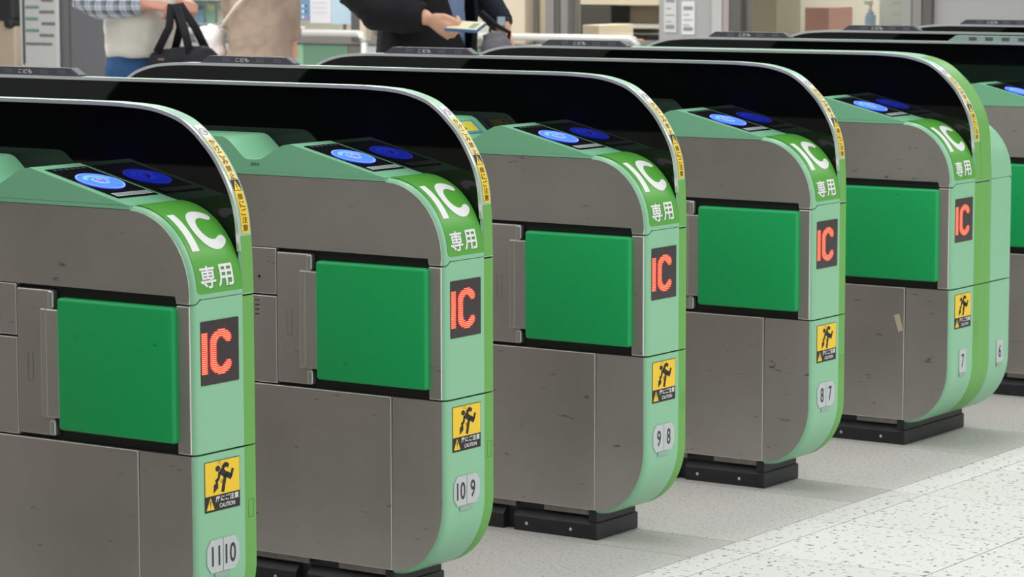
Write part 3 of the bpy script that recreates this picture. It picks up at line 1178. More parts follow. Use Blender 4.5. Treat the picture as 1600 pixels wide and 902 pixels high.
def glass_mat():
    m = bpy.data.materials.new('window_glass')
    m.use_nodes = True
    nt = m.node_tree
    nt.nodes.clear()
    out = nt.nodes.new('ShaderNodeOutputMaterial')
    mx = nt.nodes.new('ShaderNodeMixShader')
    tr = nt.nodes.new('ShaderNodeBsdfTransparent')
    tr.inputs[0].default_value = (.93, .95, .94, 1)
    gl = nt.nodes.new('ShaderNodeBsdfGlossy')
    gl.inputs['Roughness'].default_value = .02
    fr = nt.nodes.new('ShaderNodeFresnel')
    fr.inputs[0].default_value = 1.5
    nt.links.new(fr.outputs[0], mx.inputs[0])
    nt.links.new(tr.outputs[0], mx.inputs[1])
    nt.links.new(gl.outputs[0], mx.inputs[2])
    nt.links.new(mx.outputs[0], out.inputs[0])
    return m


GLASS = glass_mat()


def struct(o):
    o['kind'] = 'structure'
    return o


# outer walls of the concourse, and the office front
struct(box('wall_left', -12.5, -12.3, -6, 14, 0, 3.9, WALLG))
struct(box('wall_rear', -12.3, 7, 13.4, 13.6, 0, 3.9, CREAM))
lower = struct(box('wall_back', -12.3, -1.2, YW, YW + .12, 0, .78, WALLG))
for xa, xb, m in ((-8.95, -7.86, mat('pale_dado', (196, 204, 200), .6)), (-7.855, -7.745, GREEN_L), (-7.74, -7.40, GREEN_D), (-7.395, -7.27, mat('grey_dado', (122, 118, 114), .6)), (-7.265, -7.02, mat('pale_dado', (196, 204, 200), .6)), (-7.015, -6.30, GREEN_D), (-6.02, -5.21, mat('brown_grey_dado', (140, 134, 122), .6))):
    box('dado_panel', xa, xb, YW - .012, YW - .0005, .08, .775, m, lower, .002, 1)
struct(box('trim_1', -12.3, -1.2, YW - .02, YW + .14, .78, .80, FRAME_M))
struct(box('wall_back_upper', -12.3, -1.2, YW, YW + .12, 2.25, 3.9, WALLG))
struct(box('wall_back_panel', -5.19, -4.72, YW, YW + .10, .80, 2.25, mat('grey_door_panel', (168, 168, 166), .5)))
struct(box('wall_back_panel', -3.48, -1.2, YW, YW + .10, .80, 2.25, mat('grey_door_panel', (168, 168, 166), .5)))
struct(box('wall_back_panel', -12.3, -9.8, YW, YW + .10, .80, 2.25, BEIGE))
struct(box('pillar', -9.61, -9.19, YW - .20, YW - .001, 0, 3.9, PILLARG, None, .01))
struct(box('trim_2', -9.505, -9.495, YW - .205, YW - .2005, 0, 3.9, FRAME_D))
struct(box('column', -6.235, -6.065, YW - .06, YW + .16, .80, 2.25, BEIGE, None, .01))
for i, (xa, xb, m) in enumerate(((-5.945, -5.885, FRAME_M), (-5.88, -5.845, FRAME_D), (-5.84, -5.79, FRAME_M), (-4.83, -4.765, mat('pale_aluminium', (188, 188, 186), .5)), (-4.76, -4.72, mat('rose_grey_trim', (168, 156, 154), .5)),
                                  (-4.715, -4.645, FRAME_D), (-3.66, -3.60, WALLG), (-3.595, -3.54, FRAME_M), (-3.535, -3.48, FRAME_D), (-7.36, -7.30, FRAME_D), (-7.295, -7.25, BEIGE), (-7.92, -7.86, FRAME_M), (-6.62, -6.56, FRAME_M))):
    struct(box('trim_%d' % (3 + i), xa, xb, YW - .03, YW + .11, .80, 2.25, m, None, .003))
for i, (xa, xb) in enumerate(((-9.36, -7.92), (-7.86, -7.36), (-7.25, -6.62), (-6.56, -6.235), (-6.065, -5.945), (-5.79, -5.19), (-4.645, -3.66))):
    w = struct(empty('window_%d' % (i + 1), ((xa + xb) / 2, YW + .05, .80)))
    h = (xb - xa) / 2
    for q in ((-h, h, -.02, .02, 0, .035), (-h, h, -.02, .02, 1.415, 1.45), (-h, -h + .02, -.02, .02, .035, 1.415), (h - .02, h, -.02, .02, .035, 1.415)):
        box('window_frame', *q, FRAME_M, w)
    box('pane', -h + .02, h - .02, -.003, .003, .035, 1.415, GLASS, w)
struct(box('ceiling_office', -12.3, -1.2, YW + .12, 13.4, 2.62, 2.7, CREAM))

# handrails along the office front
RAILM = mat('handrail_white', (225, 224, 218), .25, .3)


def tube_mesh(name, pts, r, m, parent=None, n=12):
    V, F = [], []
    P = [Vector(p) for p in pts]
    for i, p in enumerate(P):
        d = (P[min(i + 1, len(P) - 1)] - P[max(i - 1, 0)]).normalized()
        ref = Vector((0, 0, 1)) if abs(d.z) < .9 else Vector((0, 1, 0))
        a = d.cross(ref).normalized()
        b = a.cross(d)
        for k in range(n):
            t = 2 * math.pi * k / n
            V.append(p + a * (r * math.cos(t)) + b * (r * math.sin(t)))
    for i in range(len(P) - 1):
        for k in range(n):
            F.append((i * n + k, i * n + (k + 1) % n, (i + 1) * n + (k + 1) % n, (i + 1) * n + k))
    F += [tuple(range(n))[::-1], tuple(range(len(V) - n, len(V)))]
    o = raw(name, V, F, m, parent, True)
    bmf(o)
    return o


def handrail(xa, xb, label):
    o = empty('handrail', ((xa + xb) / 2, 9.95, 0))
    h = (xb - xa) / 2
    bend = lambda s: [(s * (h - .05 + .05 * math.sin(t)), 0, .80 + .05 * math.cos(t)) for t in (0, .4, .8, 1.2, math.pi / 2)]
    tube_mesh('rail_tube', bend(-1)[::-1] + bend(1), .021, RAILM, o)
    for s in (-1, 1):
        tube_mesh('post', [(s * h, 0, .80), (s * h, 0, .012)], .019, RAILM, o)
        tube_mesh('foot_plate', [(s * h, 0, .012), (s * h, 0, 0)], .045, FRAME_M, o)
    tag(o, label, 'handrail', 'handrails along the office front')
    return o


handrail(-8.80, -8.36, 'white tubular handrail between the man with the bag and the beige coat')
handrail(-7.98, -7.17, 'pale handrail before the green panel, right of the beige coat')
handrail(-6.45, -5.24, 'white handrail running right from behind the man tapping his card')

# things inside and on the office front
def thing_box(name, x0, x1, y0, y1, z0, z1, m, label, cat, bev=.004, group=None):
    o = box(name, x0, x1, y0, y1, z0, z1, m, None, bev)
    return tag(o, label, cat, group)


desk = empty('service_counter', (-6.6, 10.66, 0))
tag(desk, 'long cream service counter inside the office windows', 'counter')
box('worktop', -1.65, 3.0, -.30, .32, .755, .785, BEIGE, desk, .006)
box('front_board', -1.61, 2.96, -.27, -.24, 0, .754, CREAM, desk)
box('side_board', -1.61, -1.58, -.23, .28, 0, .754, CREAM, desk)
box('side_board', 2.93, 2.96, -.23, .28, 0, .754, CREAM, desk)

# dark cupboard, shelving and chair seen through the middle window
cup = empty('office_cupboard', (-6.75, 12.45, 0))
tag(cup, 'dark open cupboard with a pale shelf behind the middle window', 'cupboard')
box('carcass_side', -.62, -.58, -.3, .3, 0, 1.75, DARKI, cup)
box('carcass_side', .58, .62, -.3, .3, 0, 1.75, BEIGE, cup)
box('back_board', -.58, .58, .26, .3, 0, 1.75, DARKI, cup)
box('shelf', -.58, .58, -.3, .25, .99, 1.03, BEIGE, cup)
box('shelf', -.05, .58, -.31, .25, .84, .865, mat('pale_shelf', (200, 198, 192), .5), cup)
box('top_board', -.62, .62, -.3, .3, 1.75, 1.79, DARKI, cup)
box('door', -.58, -.06, -.32, -.30, 0.02, .98, DARKI, cup, .003)
box('inner_box', .02, .52, -.2, .2, .866, .985, mat('brown_carton', (120, 108, 94), .7), cup)
thing_box('filing_box', -6.42, -6.30, 11.2, 11.6, .0, .885, BEIGE, 'tall beige box unit standing right of the dark cupboard', 'box')
ch = empty('office_chair', (-7.68, 12.6, 0))
tag(ch, 'dark green office chair behind the narrow window left of the mullion', 'chair')
box('backrest', -.26, .22, .10, .17, .96, 1.25, OLIVE, ch, .03, 3)
box('seat', -.25, .25, -.28, .16, .42, .50, OLIVE, ch, .03, 3)
tube_mesh('back_stem', [(0, .16, .46), (0, .19, .70), (0, .15, 1.0)], .02, DARKI, ch)
tube_mesh('column', [(0, -.05, .06), (0, -.05, .43)], .025, DARKI, ch)
for k in range(5):
    a = 2 * math.pi * k / 5
    tube_mesh('foot', [(0, -.05, .07), (.26 * math.cos(a), -.05 + .26 * math.sin(a), .02)], .02, DARKI, ch)
thing_box('orange_cap', -5.52, -5.47, 10.35, 10.40, .785, .835, mat('orange_plastic', (222, 140, 60), .5), 'small orange pot on the counter behind the handrail end', 'pot', .012)

# notices on the grey panel
for xa, xb, z0, z1, m, lb in ((-5.155, -5.075, .885, 1.11, mat('notice_grey_white', (205, 206, 204), .6), 'narrow framed notice on the grey panel, left of the plain white sheet'),
                              (-5.04, -4.955, .875, 1.06, mat('notice_white', (222, 223, 222), .6), 'plain white notice sheet taped right of the framed one')):
    n_ = thing_box('notice', xa, xb, YW - .006, YW - .0005, z0, z1, m, lb, 'notice', 0)
    w = xb - xa
    for k in range(5):
        z = z0 + .02 + k * (z1 - z0 - .04) / 5
        box('print_block', xa + .012, xb - .012 - (.02 if k % 2 else 0), YW - .0068, YW - .0062, z, z + (.022 if k in (0, 4) else .006), mat('notice_print', (140, 142, 142), .6), n_)

# right-hand window: things on the counter
bt = empty('spray_bottle', (-4.045, 10.46, .785))
tag(bt, 'pale blue bottle standing before the white paper in the right window', 'bottle')
BT = mat('pale_blue_plastic', (176, 200, 222), .35)
tube_mesh('bottle_body', [(0, 0, 0), (0, 0, .02), (0, 0, .19), (0, 0, .205)], .031, BT, bt, 18)
tube_mesh('bottle_shoulder', [(0, 0, .205), (0, 0, .212), (0, 0, .222)], .020, BT, bt, 18)
tube_mesh('pump_neck', [(0, 0, .222), (0, 0, .26)], .010, mat('cream_cap', (225, 220, 200), .4), bt)
box('pump_head', -.035, .014, -.010, .010, .26, .285, mat('cream_cap', (225, 220, 200), .4), bt, .005)
pb = thing_box('paper_sheet', -4.02, -3.755, 10.52, 10.526, .786, 1.16, mat('white_paper', (226, 224, 216), .7), 'large white paper sheet propped up beside the pale blue bottle', 'paper', 0)
for k in range(3):
    box('print_line', -3.94, -3.84, 10.5185, 10.5195, .93 + k * .06, .936 + k * .06, mat('faint_print', (200, 198, 190), .7), pb)
mon = empty('desk_monitor', (-5.05, 11.25, 0))
thing_box('side_table', -5.75, -4.3, 11.05, 11.75, 0, .80, CREAM, 'cream side table deep inside the right office window', 'table')
thing_box('brown_carton', -5.35, -5.05, 11.2, 11.5, .80, 1.06, mat('olive_carton', (132, 128, 112), .7), 'olive brown carton on the side table behind the right window', 'carton')
thing_box('red_carton', -4.86, -4.70, 11.2, 11.5, .80, 1.01, mat('rose_carton', (150, 112, 104), .7), 'dull red carton on the side table behind the right window', 'carton')
thing_box('white_carton', -5.70, -5.40, 11.2, 11.6, .80, .93, mat('cream_carton', (214, 208, 194), .7), 'cream carton on the left of the side table', 'carton')
bpy.data.objects.remove(mon)
st_ = empty('paper_tray', (-4.62, 10.62, .785))
tag(st_, 'dark low paper tray on the counter in the right window', 'tray')
box('tray_base', -.02, .42, -.10, .12, 0, .012, DARKI, st_, .003)
box('tray_edge', -.02, .42, -.11, -.10, 0, .03, DARKI, st_, .003)
box('tray_edge', -.02, .42, .12, .13, 0, .03, DARKI, st_, .003)
tag(box('paper_stack', -5.1, -4.66, 10.5, 10.75, .7855, .815, mat('cream_paper', (226, 216, 200), .7), None, .002), 'stack of cream papers left of the dark tray', 'paper stack')

# posters and small things in the window right of the beige coat
posters = (('poster', -7.845, -7.725, .918, 1.35, (112, 150, 182), 'blue poster with pink and white dots in the window'),
           ('poster', -7.720, -7.560, .905, 1.35, (226, 224, 230), 'white printed poster between the two blue ones'),
           ('poster', -7.555, -7.395, .900, 1.35, (186, 212, 226), 'plain pale blue poster right of the white one'))
for nm, xa, xb, z0, z1, c, lb in posters:
    po = thing_box(nm, xa, xb, YW + .030, YW + .034, z0, z1, mat('poster_%d' % int(xa * -1000), c, .6), lb, 'poster', 0)
    if c[0] == 112:
        for k in range(14):
            x = xa + .016 + (k % 4) * .026
            z = z0 + .022 + (k // 4) * .034
            P = disc2(x, z, .009, 8)
            raw('dot', [(a, YW + .0295, b) for a, b in P], [tuple(range(8))[::-1]], mat('poster_pink', (214, 120, 150), .6) if k % 5 == 3 else mat('poster_navy', (66, 96, 140), .6) if k % 2 else WHITE, po)
    elif c[0] == 226:
        for k in range(5):
            box('print_line', xa + .02, xb - .03, YW + .0288, YW + .0296, z0 + .06 + k * .03, z0 + .064 + k * .03, mat('faint_grey_print', (190, 186, 192), .6), po)
tag(box('red_box', -7.93, -7.80, 10.38, 10.47, .786, .852, mat('orange_red', (226, 100, 84), .5), None, .006), 'orange red box on the counter under the blue poster', 'box')
sp_ = empty('date_stamp', (-7.66, 10.40, .785))
tag(sp_, 'small wooden handled stamp on a dark pad under the white poster', 'stamp')
box('ink_pad', -.02, .09, -.04, .04, 0, .025, DARKI, sp_, .004)
tube_mesh('handle', [(0, 0, .025), (0, 0, .06), (0, 0, .075), (0, 0, .11)], .012, mat('worn_wood', (150, 120, 108), .6), sp_)
tube_mesh('knob', [(0, 0, .105), (0, 0, .112), (0, 0, .125), (0, 0, .132)], .018, mat('worn_wood', (150, 120, 108), .6), sp_)
cup2 = empty('paper_cups', (-8.03, 10.42, .785))
tag(cup2, 'stack of white paper cups left of the orange red box', 'paper cups')
for k in range(3):
    tube_mesh('cup', [(0, 0, k * .03), (0, 0, k * .03 + .026)], .032 - .002 * k, WHITE, cup2)

# leaflet rack in the left window
rack = empty('leaflet_rack', (-9.62, 11.0, 0))
tag(rack, 'pale tall leaflet rack behind the left window', 'leaflet rack')
box('back_board', -.40, .52, .03, .05, .3, 1.55, mat('rack_pale', (206, 214, 210), .6), rack)
box('stand', -.38, -.34, .02, .06, 0, .3, FRAME_M, rack)
box('stand', .46, .50, .02, .06, 0, .3, FRAME_M, rack)
for r in range(6):
    z = .52 + r * .165
    box('ledge', -.40, .52, -.03, .03, z, z + .012, mat('rack_pale', (206, 214, 210), .6), rack)
cols = [(112, 176, 150), (220, 214, 150), (126, 176, 208), (196, 80, 90), (100, 160, 150), (224, 224, 216), (90, 110, 112), (150, 200, 180), (216, 210, 196), (130, 190, 200)]
words = ['green', 'pale yellow', 'sky blue', 'red', 'teal', 'white', 'grey', 'mint', 'cream', 'aqua']
rn = ['lowest', 'second lowest', 'third lowest', 'third highest', 'second highest', 'top']
cn = ['leftmost', 'second from left', 'third from left', 'fourth from left', 'middle', 'fourth from right', 'third from right', 'second from right', 'rightmost']
for r in range(6):
    for c in range(9):
        x = -9.62 - .375 + c * .099
        YR = 11.013
        z = .533 + r * .165
        k = (r * 7 + c * 3 + (c * r) % 4) % 10
        lf_ = box('leaflet', x, x + .078, YR + .002 * (c % 2), YR + .004 + .002 * (c % 2), z, z + .135, mat('leaflet_%d' % k, cols[k], .6))
        tag(lf_, '%s leaflet, %s in the %s row of the rack' % (words[k], cn[c], rn[r]), 'leaflet', 'leaflets in the rack')
        box('title_band', x + .006, x + .072, YR - .002 + .002 * (c % 2), YR - .0005 + .002 * (c % 2), z + .09, z + .12, mat('leaflet_band_%d' % ((k + 4) % 10), cols[(k + 4) % 10], .6), lf_)

# notice board and dark hanging sign at the far left
nbd = empty('notice_board', (-9.69, YW - .26, 0))
tag(nbd, 'tall white notice board with green and black lines of text at the far left', 'notice board')
box('board', -.155, .125, 0, .03, .55, 1.9, mat('board_white', (206, 206, 204), .55), nbd)
tube_mesh('post', [(-.185, .015, 0), (-.185, .015, 1.95)], .016, mat('post_white', (222, 222, 224), .4), nbd)
box('dark_edge', -.168, -.150, -.004, .034, .62, 1.9, mat('dark_green_edge', (66, 80, 76), .5), nbd)
box('foot', -.21, .125, -.2, .05, 0, .02, FRAME_D, nbd)
GT = mat('green_text', (84, 140, 116), .6)
KT = mat('grey_text', (96, 92, 90), .6)
random.seed(11)
for k in range(12):
    z = .74 + k * .075
    def words_row(x0, x1, zz, h, m, nm):
        V, F = [], []
        x = x0
        while x < x1 - .012:
            w = random.uniform(.010, .018)
            b = len(V)
            V += [(x, -.001, zz), (x + w, -.001, zz), (x + w, -.001, zz + h), (x, -.001, zz + h)]
            F.append((b, b + 1, b + 2, b + 3))
            x += w + .004
        raw(nm, V, F, m, nbd)
    if k == 0:
        words_row(-.14, .10, z, .018, KT, 'text_line')
    else:
        words_row(-.14, -.03 + .01 * (k % 2), z + .01, .02, GT, 'green_line')
        words_row(.0 - .02 * (k % 2), .115, z - .02, .02, KT, 'text_line')
hs_ = empty('dark_machine', (-10.515, YW - .24, 0))
tag(hs_, 'dark machine housing above a beige cabinet at the far left edge', 'machine')
box('housing', -.30, .575, -.03, .22, .90, 1.6, mat('near_black_plastic', (44, 46, 46), .5), hs_, .02, 3)
box('lower_lobe', .48, .565, -.03, .20, .845, .93, mat('near_black_plastic', (44, 46, 46), .5), hs_, .03, 4)
box('cabinet', -.30, .56, -.0, .22, 0, .899, mat('machine_beige', (196, 178, 158), .6), hs_, .01)
box('cabinet_gap', .36, .40, -.004, -.0005, 0, .899, mat('gap_grey', (96, 90, 86), .6), hs_)


# ------------------------------------------------------------------ people
SKIN = mat('skin', (222, 172, 144), .5, var=.06, vscale=30)
SKIN_R = mat('ruddy_skin', (208, 150, 130), .5, var=.08, vscale=30)
HAIR = mat('black_hair', (34, 28, 26), .5, bump=.5, bscale=300)
HAIRG = mat('grey_hair', (140, 136, 132), .5, bump=.5, bscale=300)
EYEW = mat('eye_white', (235, 232, 228), .3)
EYED = mat('eye_dark', (40, 28, 22), .2)
SHOE = mat('dark_shoe', (48, 42, 40), .45)


class Blob:
    """closed tubes and balls that are fused into one continuous skin"""
    def __init__(s):
        s.V, s.F = [], []

    def tube(s, pts, ref=(1, 0, 0), n=20):
        """pts: (x, y, z, ra, rb); ra lies along ref"""
        P = [Vector(p[:3]) for p in pts]
        ref = Vector(ref)
        base = len(s.V)
        for i, p in enumerate(P):
            d = (P[min(i + 1, len(P) - 1)] - P[max(i - 1, 0)]).normalized()
            a = ref - d * ref.dot(d)
            if a.length < 1e-3:
                a = Vector((0, 1, 0)) - d * d.y
            a.normalize()
            b = d.cross(a)
            ra = pts[i][3]
            rb = pts[i][4] if len(pts[i]) > 4 else ra
            for k in range(n):
                t = 2 * math.pi * k / n
                s.V.append(p + a * (ra * math.cos(t)) + b * (rb * math.sin(t)))
        for i in range(len(P) - 1):
            for k in range(n):
                s.F.append((base + i * n + k, base + i * n + (k + 1) % n, base + (i + 1) * n + (k + 1) % n, base + (i + 1) * n + k))
        s.F.append(tuple(range(base, base + n))[::-1])
        s.F.append(tuple(range(len(s.V) - n, len(s.V))))

    def ball(s, c, r, n=14):
        rx, ry, rz = (r, r, r) if not isinstance(r, tuple) else r
        pts = []
        for i in range(n + 1):
            t = math.pi * i / n
            q = max(.02, math.sin(t))
            pts.append((c[0], c[1], c[2] - rz * math.cos(t), rx * q, ry * q))
        s.tube(pts)

    def chain(s, pts, n=12):
        """limb with rounded joints: pts (x, y, z, r)"""
        for p, q in zip(pts[:-1], pts[1:]):
            s.tube([p, q], n=n)
        for p in pts:
            s.ball(p[:3], p[3], 10)

    def build(s, name, m, parent, voxel, smooth=4, wrinkle=0.0, wscale=.12):
        me = bpy.data.meshes.new(name)
        me.from_pydata([tuple(v) for v in s.V], [], s.F)
        bm = bmesh.new()
        bm.from_mesh(me)
        bmesh.ops.recalc_face_normals(bm, faces=bm.faces[:])
        bm.to_mesh(me)
        bm.free()
        o = link(name, me, m)
        r = o.modifiers.new('fuse', 'REMESH')
        r.mode = 'VOXEL'
        r.voxel_size = voxel
        r.use_smooth_shade = True
        sm = o.modifiers.new('soften', 'SMOOTH')
        sm.iterations = smooth
        sm.factor = .5
        if wrinkle:
            t = bpy.data.textures.get('folds_%g' % wscale) or bpy.data.textures.new('folds_%g' % wscale, 'CLOUDS')
            t.noise_scale = wscale
            dm = o.modifiers.new('folds', 'DISPLACE')
            dm.texture = t
            dm.strength = wrinkle
            dm.mid_level = .5
            dm.texture_coords = 'LOCAL'
        dg = bpy.context.evaluated_depsgraph_get()
        me2 = bpy.data.meshes.new_from_object(o.evaluated_get(dg))
        o.modifiers.clear()
        o.data = me2
        me2.name = name
        if not me2.materials:
            me2.materials.append(m)
        for p in me2.polygons:
            p.use_smooth = True
        bpy.data.meshes.remove(me)
        if parent:
            o.parent = parent
        return o


def hand(B, wrist, fdir, palm_n, side, curl=(35, 45, 30), size=1.0, thumb_in=.5, spread=1.0, rw=.026):
    """palm and five fingers; fdir: towards the knuckles, palm_n: out of the palm, side: towards the thumb"""
    f = Vector(fdir).normalized()
    n = Vector(palm_n)
    n = (n - f * n.dot(f)).normalized()
    t = Vector(side)
    t = (t - f * t.dot(f) - n * t.dot(n)).normalized()
    w = Vector(wrist)
    S = size
    B.tube([tuple(w - f * .02 * S) + (.024 * S, .019 * S), tuple(w + f * .01 * S) + (.029 * S, .017 * S), tuple(w + f * .05 * S) + (.039 * S, .015 * S), tuple(w + f * .088 * S) + (.041 * S, .013 * S)], t, 14)
    for i, (off, l) in enumerate(((.030, .072), (.010, .080), (-.010, .075), (-.029, .060))):
        p = w + (f * (.086 - abs(off - .01) * .25) + t * off) * S
        d = (f + t * off * 2.2 * spread).normalized()
        pts = [tuple(p) + (.0098 * S,)]
        ang = 0
        for k, fr in enumerate((.45, .31, .24)):
            ang += curl[k]
            dd = (d * math.cos(rad(ang)) + n * math.sin(rad(ang)))
            p = p + dd * (l * fr * S)
            pts.append(tuple(p) + ((.0094, .0086, .0074)[k] * S,))
        B.chain(pts, 10)
    p = w + (f * .022 + t * .024 + n * .006) * S
    q = p + (f * .030 + t * .026 * (1 - thumb_in * .5) + n * .016 * thumb_in) * S
    r = q + (f * .030 + t * .006 * (1 - thumb_in) + n * .014 * thumb_in) * S
    u = r + (f * .024 - t * .006 * thumb_in + n * .006 * thumb_in) * S
    B.chain([tuple(p) + (.0145 * S,), tuple(q) + (.0115 * S,), tuple(r) + (.0100 * S,), tuple(u) + (.0082 * S,)], 10)


def head(B, root, x, zt, skin, hair, long_hair=False):
    """head about 0.225 m high with its top at zt, facing +x"""
    c = zt - .115
    B.tube([(x - .005, 0, c - .20, .055, .058), (x, 0, c - .09, .052, .054)], (1, 0, 0), 16)
    B.ball((x - .008, 0, c + .02), (.096, .076, .095))
    B.ball((x + .018, 0, c - .045), (.070, .060, .068))
    B.ball((x + .040, 0, c - .085), (.038, .038, .028))
    B.tube([(x + .080, 0, c + .018, .010, .010), (x + .102, 0, c - .018, .012, .013), (x + .094, 0, c - .028, .010, .014)], (0, 1, 0), 10)
    for s in (-1, 1):
        B.tube([(x - .008, s * .074, c - .028, .018, .008), (x - .012, s * .084, c + .006, .022, .008), (x - .012, s * .080, c + .028, .016, .007)], (1, 0, 0), 10)

    def finish(body):
        for s in (-1, 1):
            e = Blob()
            e.ball((x + .071, s * .032, c + .006), (.012, .015, .009), 10)
            ob = raw('eye', e.V, e.F, EYEW, body, True)
            e2 = Blob()
            e2.ball((x + .080, s * .032, c + .006), (.005, .007, .007), 8)
            raw('iris', e2.V, e2.F, EYED, ob, True)
        l = Blob()
        l.ball((x + .080, 0, c - .056), (.012, .026, .007), 10)
        raw('mouth', l.V, l.F, mat('lip', (176, 104, 96), .5), body, True)
        h = Blob()
        h.ball((x - .020, 0, c + .030), (.100, .086, .098))
        h.ball((x + .030, 0, c + .075), (.056, .068, .040))
        h.tube([(x - .055, 0, c + .02, .058, .080), (x - .060, 0, c - .06, .045, .070)], (1, 0, 0), 16)
        if long_hair:
            h.tube([(x - .055, 0, c, .055, .085), (x - .065, 0, c - .10, .050, .092), (x - .07, 0, c - .20, .035, .085)], (1, 0, 0), 16)
        h.build('hair', hair, root, .009, 3)
    return finish


def legs(B, hip_z, ankles, r=(.085, .058, .04), y=.09):
    for s, (ax, kx) in zip((-1, 1), ankles):
        B.chain([(0, s * y, hip_z, r[0]), (kx, s * (y - .005), hip_z * .53, r[1]), (ax, s * (y - .01), .09, r[2])], 14)


def trousers(root, m, hip_z, ankles, k=1.0, name='trousers'):
    T = Blob()
    T.tube([(0, 0, hip_z - .09, .105 * k, .155 * k), (0, 0, hip_z, .118 * k, .172 * k), (0, 0, hip_z + .13, .110 * k, .160 * k)], (1, 0, 0), 24)
    for s, (ax, kx) in zip((-1, 1), ankles):
        T.tube([(0, s * .088, hip_z + .02, .10 * k, .088 * k), (kx * .5, s * .088, hip_z * .75, .092 * k, .085 * k), (kx, s * .085, hip_z * .53, .072 * k, .070 * k), ((ax + kx) / 2, s * .083, hip_z * .3, .064 * k, .064 * k), (ax, s * .08, .055, .060 * k, .060 * k)], (1, 0, 0), 18)
    return T.build(name, m, root, .011, 3, .012, .09)


def shoes(root, ankles, y=.08):
    for s, (ax, kx) in zip((-1, 1), ankles):
        S = Blob()
        S.tube([(ax - .075, s * y, .035, .032, .034), (ax, s * y, .042, .040, .040), (ax + .10, s * y, .034, .044, .032), (ax + .175, s * y, .026, .030, .024)], (0, 1, 0), 16)
        S.ball((ax - .01, s * y, .07), (.045, .04, .04))
        S.build('shoe', SHOE, root, .009, 2)


def feet_body(B, ankles, y=.08):
    for s, (ax, kx) in zip((-1, 1), ankles):
        B.tube([(ax - .05, s * y, .04, .026, .026), (ax + .05, s * y, .034, .030, .024), (ax + .14, s * y, .026, .022, .016)], (0, 1, 0), 12)


def cloth(name, col, rough=.85, var=.12, vscale=14, bump=.4, bscale=420):
    return mat(name, col, rough, 0, .25, var, vscale, bump, bscale)


def plaid_mat():
    m = bpy.data.materials.new('blue_plaid')
    m.use_nodes = True
    nt = m.node_tree
    b = nt.nodes['Principled BSDF']
    b.inputs['Roughness'].default_value = .85
    tc = nt.nodes.new('ShaderNodeTexCoord')
    sx = nt.nodes.new('ShaderNodeSeparateXYZ')
    nt.links.new(tc.outputs['Object'], sx.inputs[0])
    acc = None
    for ax, fr, ph in (('X', 24, .0), ('Z', 26, .3), ('X', 72, .2), ('Z', 78, .1)):
        ml = nt.nodes.new('ShaderNodeMath')
        ml.operation = 'MULTIPLY_ADD'
        ml.inputs[1].default_value = fr
        ml.inputs[2].default_value = ph
        nt.links.new(sx.outputs[ax], ml.inputs[0])
        fcn = nt.nodes.new('ShaderNodeMath')
        fcn.operation = 'FRACT'
        nt.links.new(ml.outputs[0], fcn.inputs[0])
        gt = nt.nodes.new('ShaderNodeMath')
        gt.operation = 'GREATER_THAN'
        gt.inputs[1].default_value = .58 if fr < 40 else .72
        nt.links.new(fcn.outputs[0], gt.inputs[0])
        wgt = nt.nodes.new('ShaderNodeMath')
        wgt.operation = 'MULTIPLY'
        wgt.inputs[1].default_value = .34 if fr < 40 else .17
        nt.links.new(gt.outputs[0], wgt.inputs[0])
        if acc is None:
            acc = wgt
        else:
            ad = nt.nodes.new('ShaderNodeMath')
            ad.operation = 'ADD'
            nt.links.new(acc.outputs[0], ad.inputs[0])
            nt.links.new(wgt.outputs[0], ad.inputs[1])
            acc = ad
    r = nt.nodes.new('ShaderNodeValToRGB')
    r.color_ramp.elements[0].color = lin((206, 212, 222))
    r.color_ramp.elements[1].color = lin((34, 42, 60))
    nt.links.new(acc.outputs[0], r.inputs[0])
    nt.links.new(r.outputs[0], b.inputs['Base Color'])
    return m


# ---- man with the black bag: plaid sleeves, white vest, blue jeans
p1 = empty('person', (-4.83, 5.33, 0))
tag(p1, 'person in plaid shirt, white vest and jeans gripping a black bag', 'person')
ank = [(-.06, .02), (.10, .06)]
B = Blob()
B.tube([(0, 0, .86, .09, .14), (0, 0, 1.0, .095, .14), (0, 0, 1.2, .10, .15), (0, 0, 1.38, .09, .16), (0, 0, 1.44, .06, .09)], (1, 0, 0), 20)
legs(B, .86, ank)
feet_body(B, ank)
fin = head(B, p1, .03, 1.70, SKIN_R, HAIRG)
B.chain([(-.01, -.165, 1.335, .042), (-.065, -.25, 1.125, .042), (.135, -.150, 1.125, .030)], 14)
B.chain([(-.01, .165, 1.335, .042), (-.03, .245, 1.13, .042), (.175, .07, 1.145, .030)], 14)
hand(B, (.150, -.142, 1.126), (.95, .42, -.10), (.0, .35, -.9), (.35, .75, .3), (48, 70, 45), 1.0, .8)
hand(B, (.190, .055, 1.142), (.80, -.55, -.22), (.1, -.35, -.9), (.4, -.6, .4), (48, 70, 45), 1.0, .8)
body = B.build('body', SKIN_R, p1, .0065, 3)
fin(body)
T = Blob()
T.tube([(.01, 0, .905, .148, .182), (.01, 0, .93, .152, .188), (.015, 0, 1.02, .158, .194), (.01, 0, 1.12, .150, .194), (0, 0, 1.27, .140, .198), (0, 0, 1.38, .115, .185), (0, 0, 1.43, .075, .10)], (1, 0, 0), 28)
T.build('vest', cloth('white_fleece', (226, 222, 212)), p1, .010, 2, .022, .07)
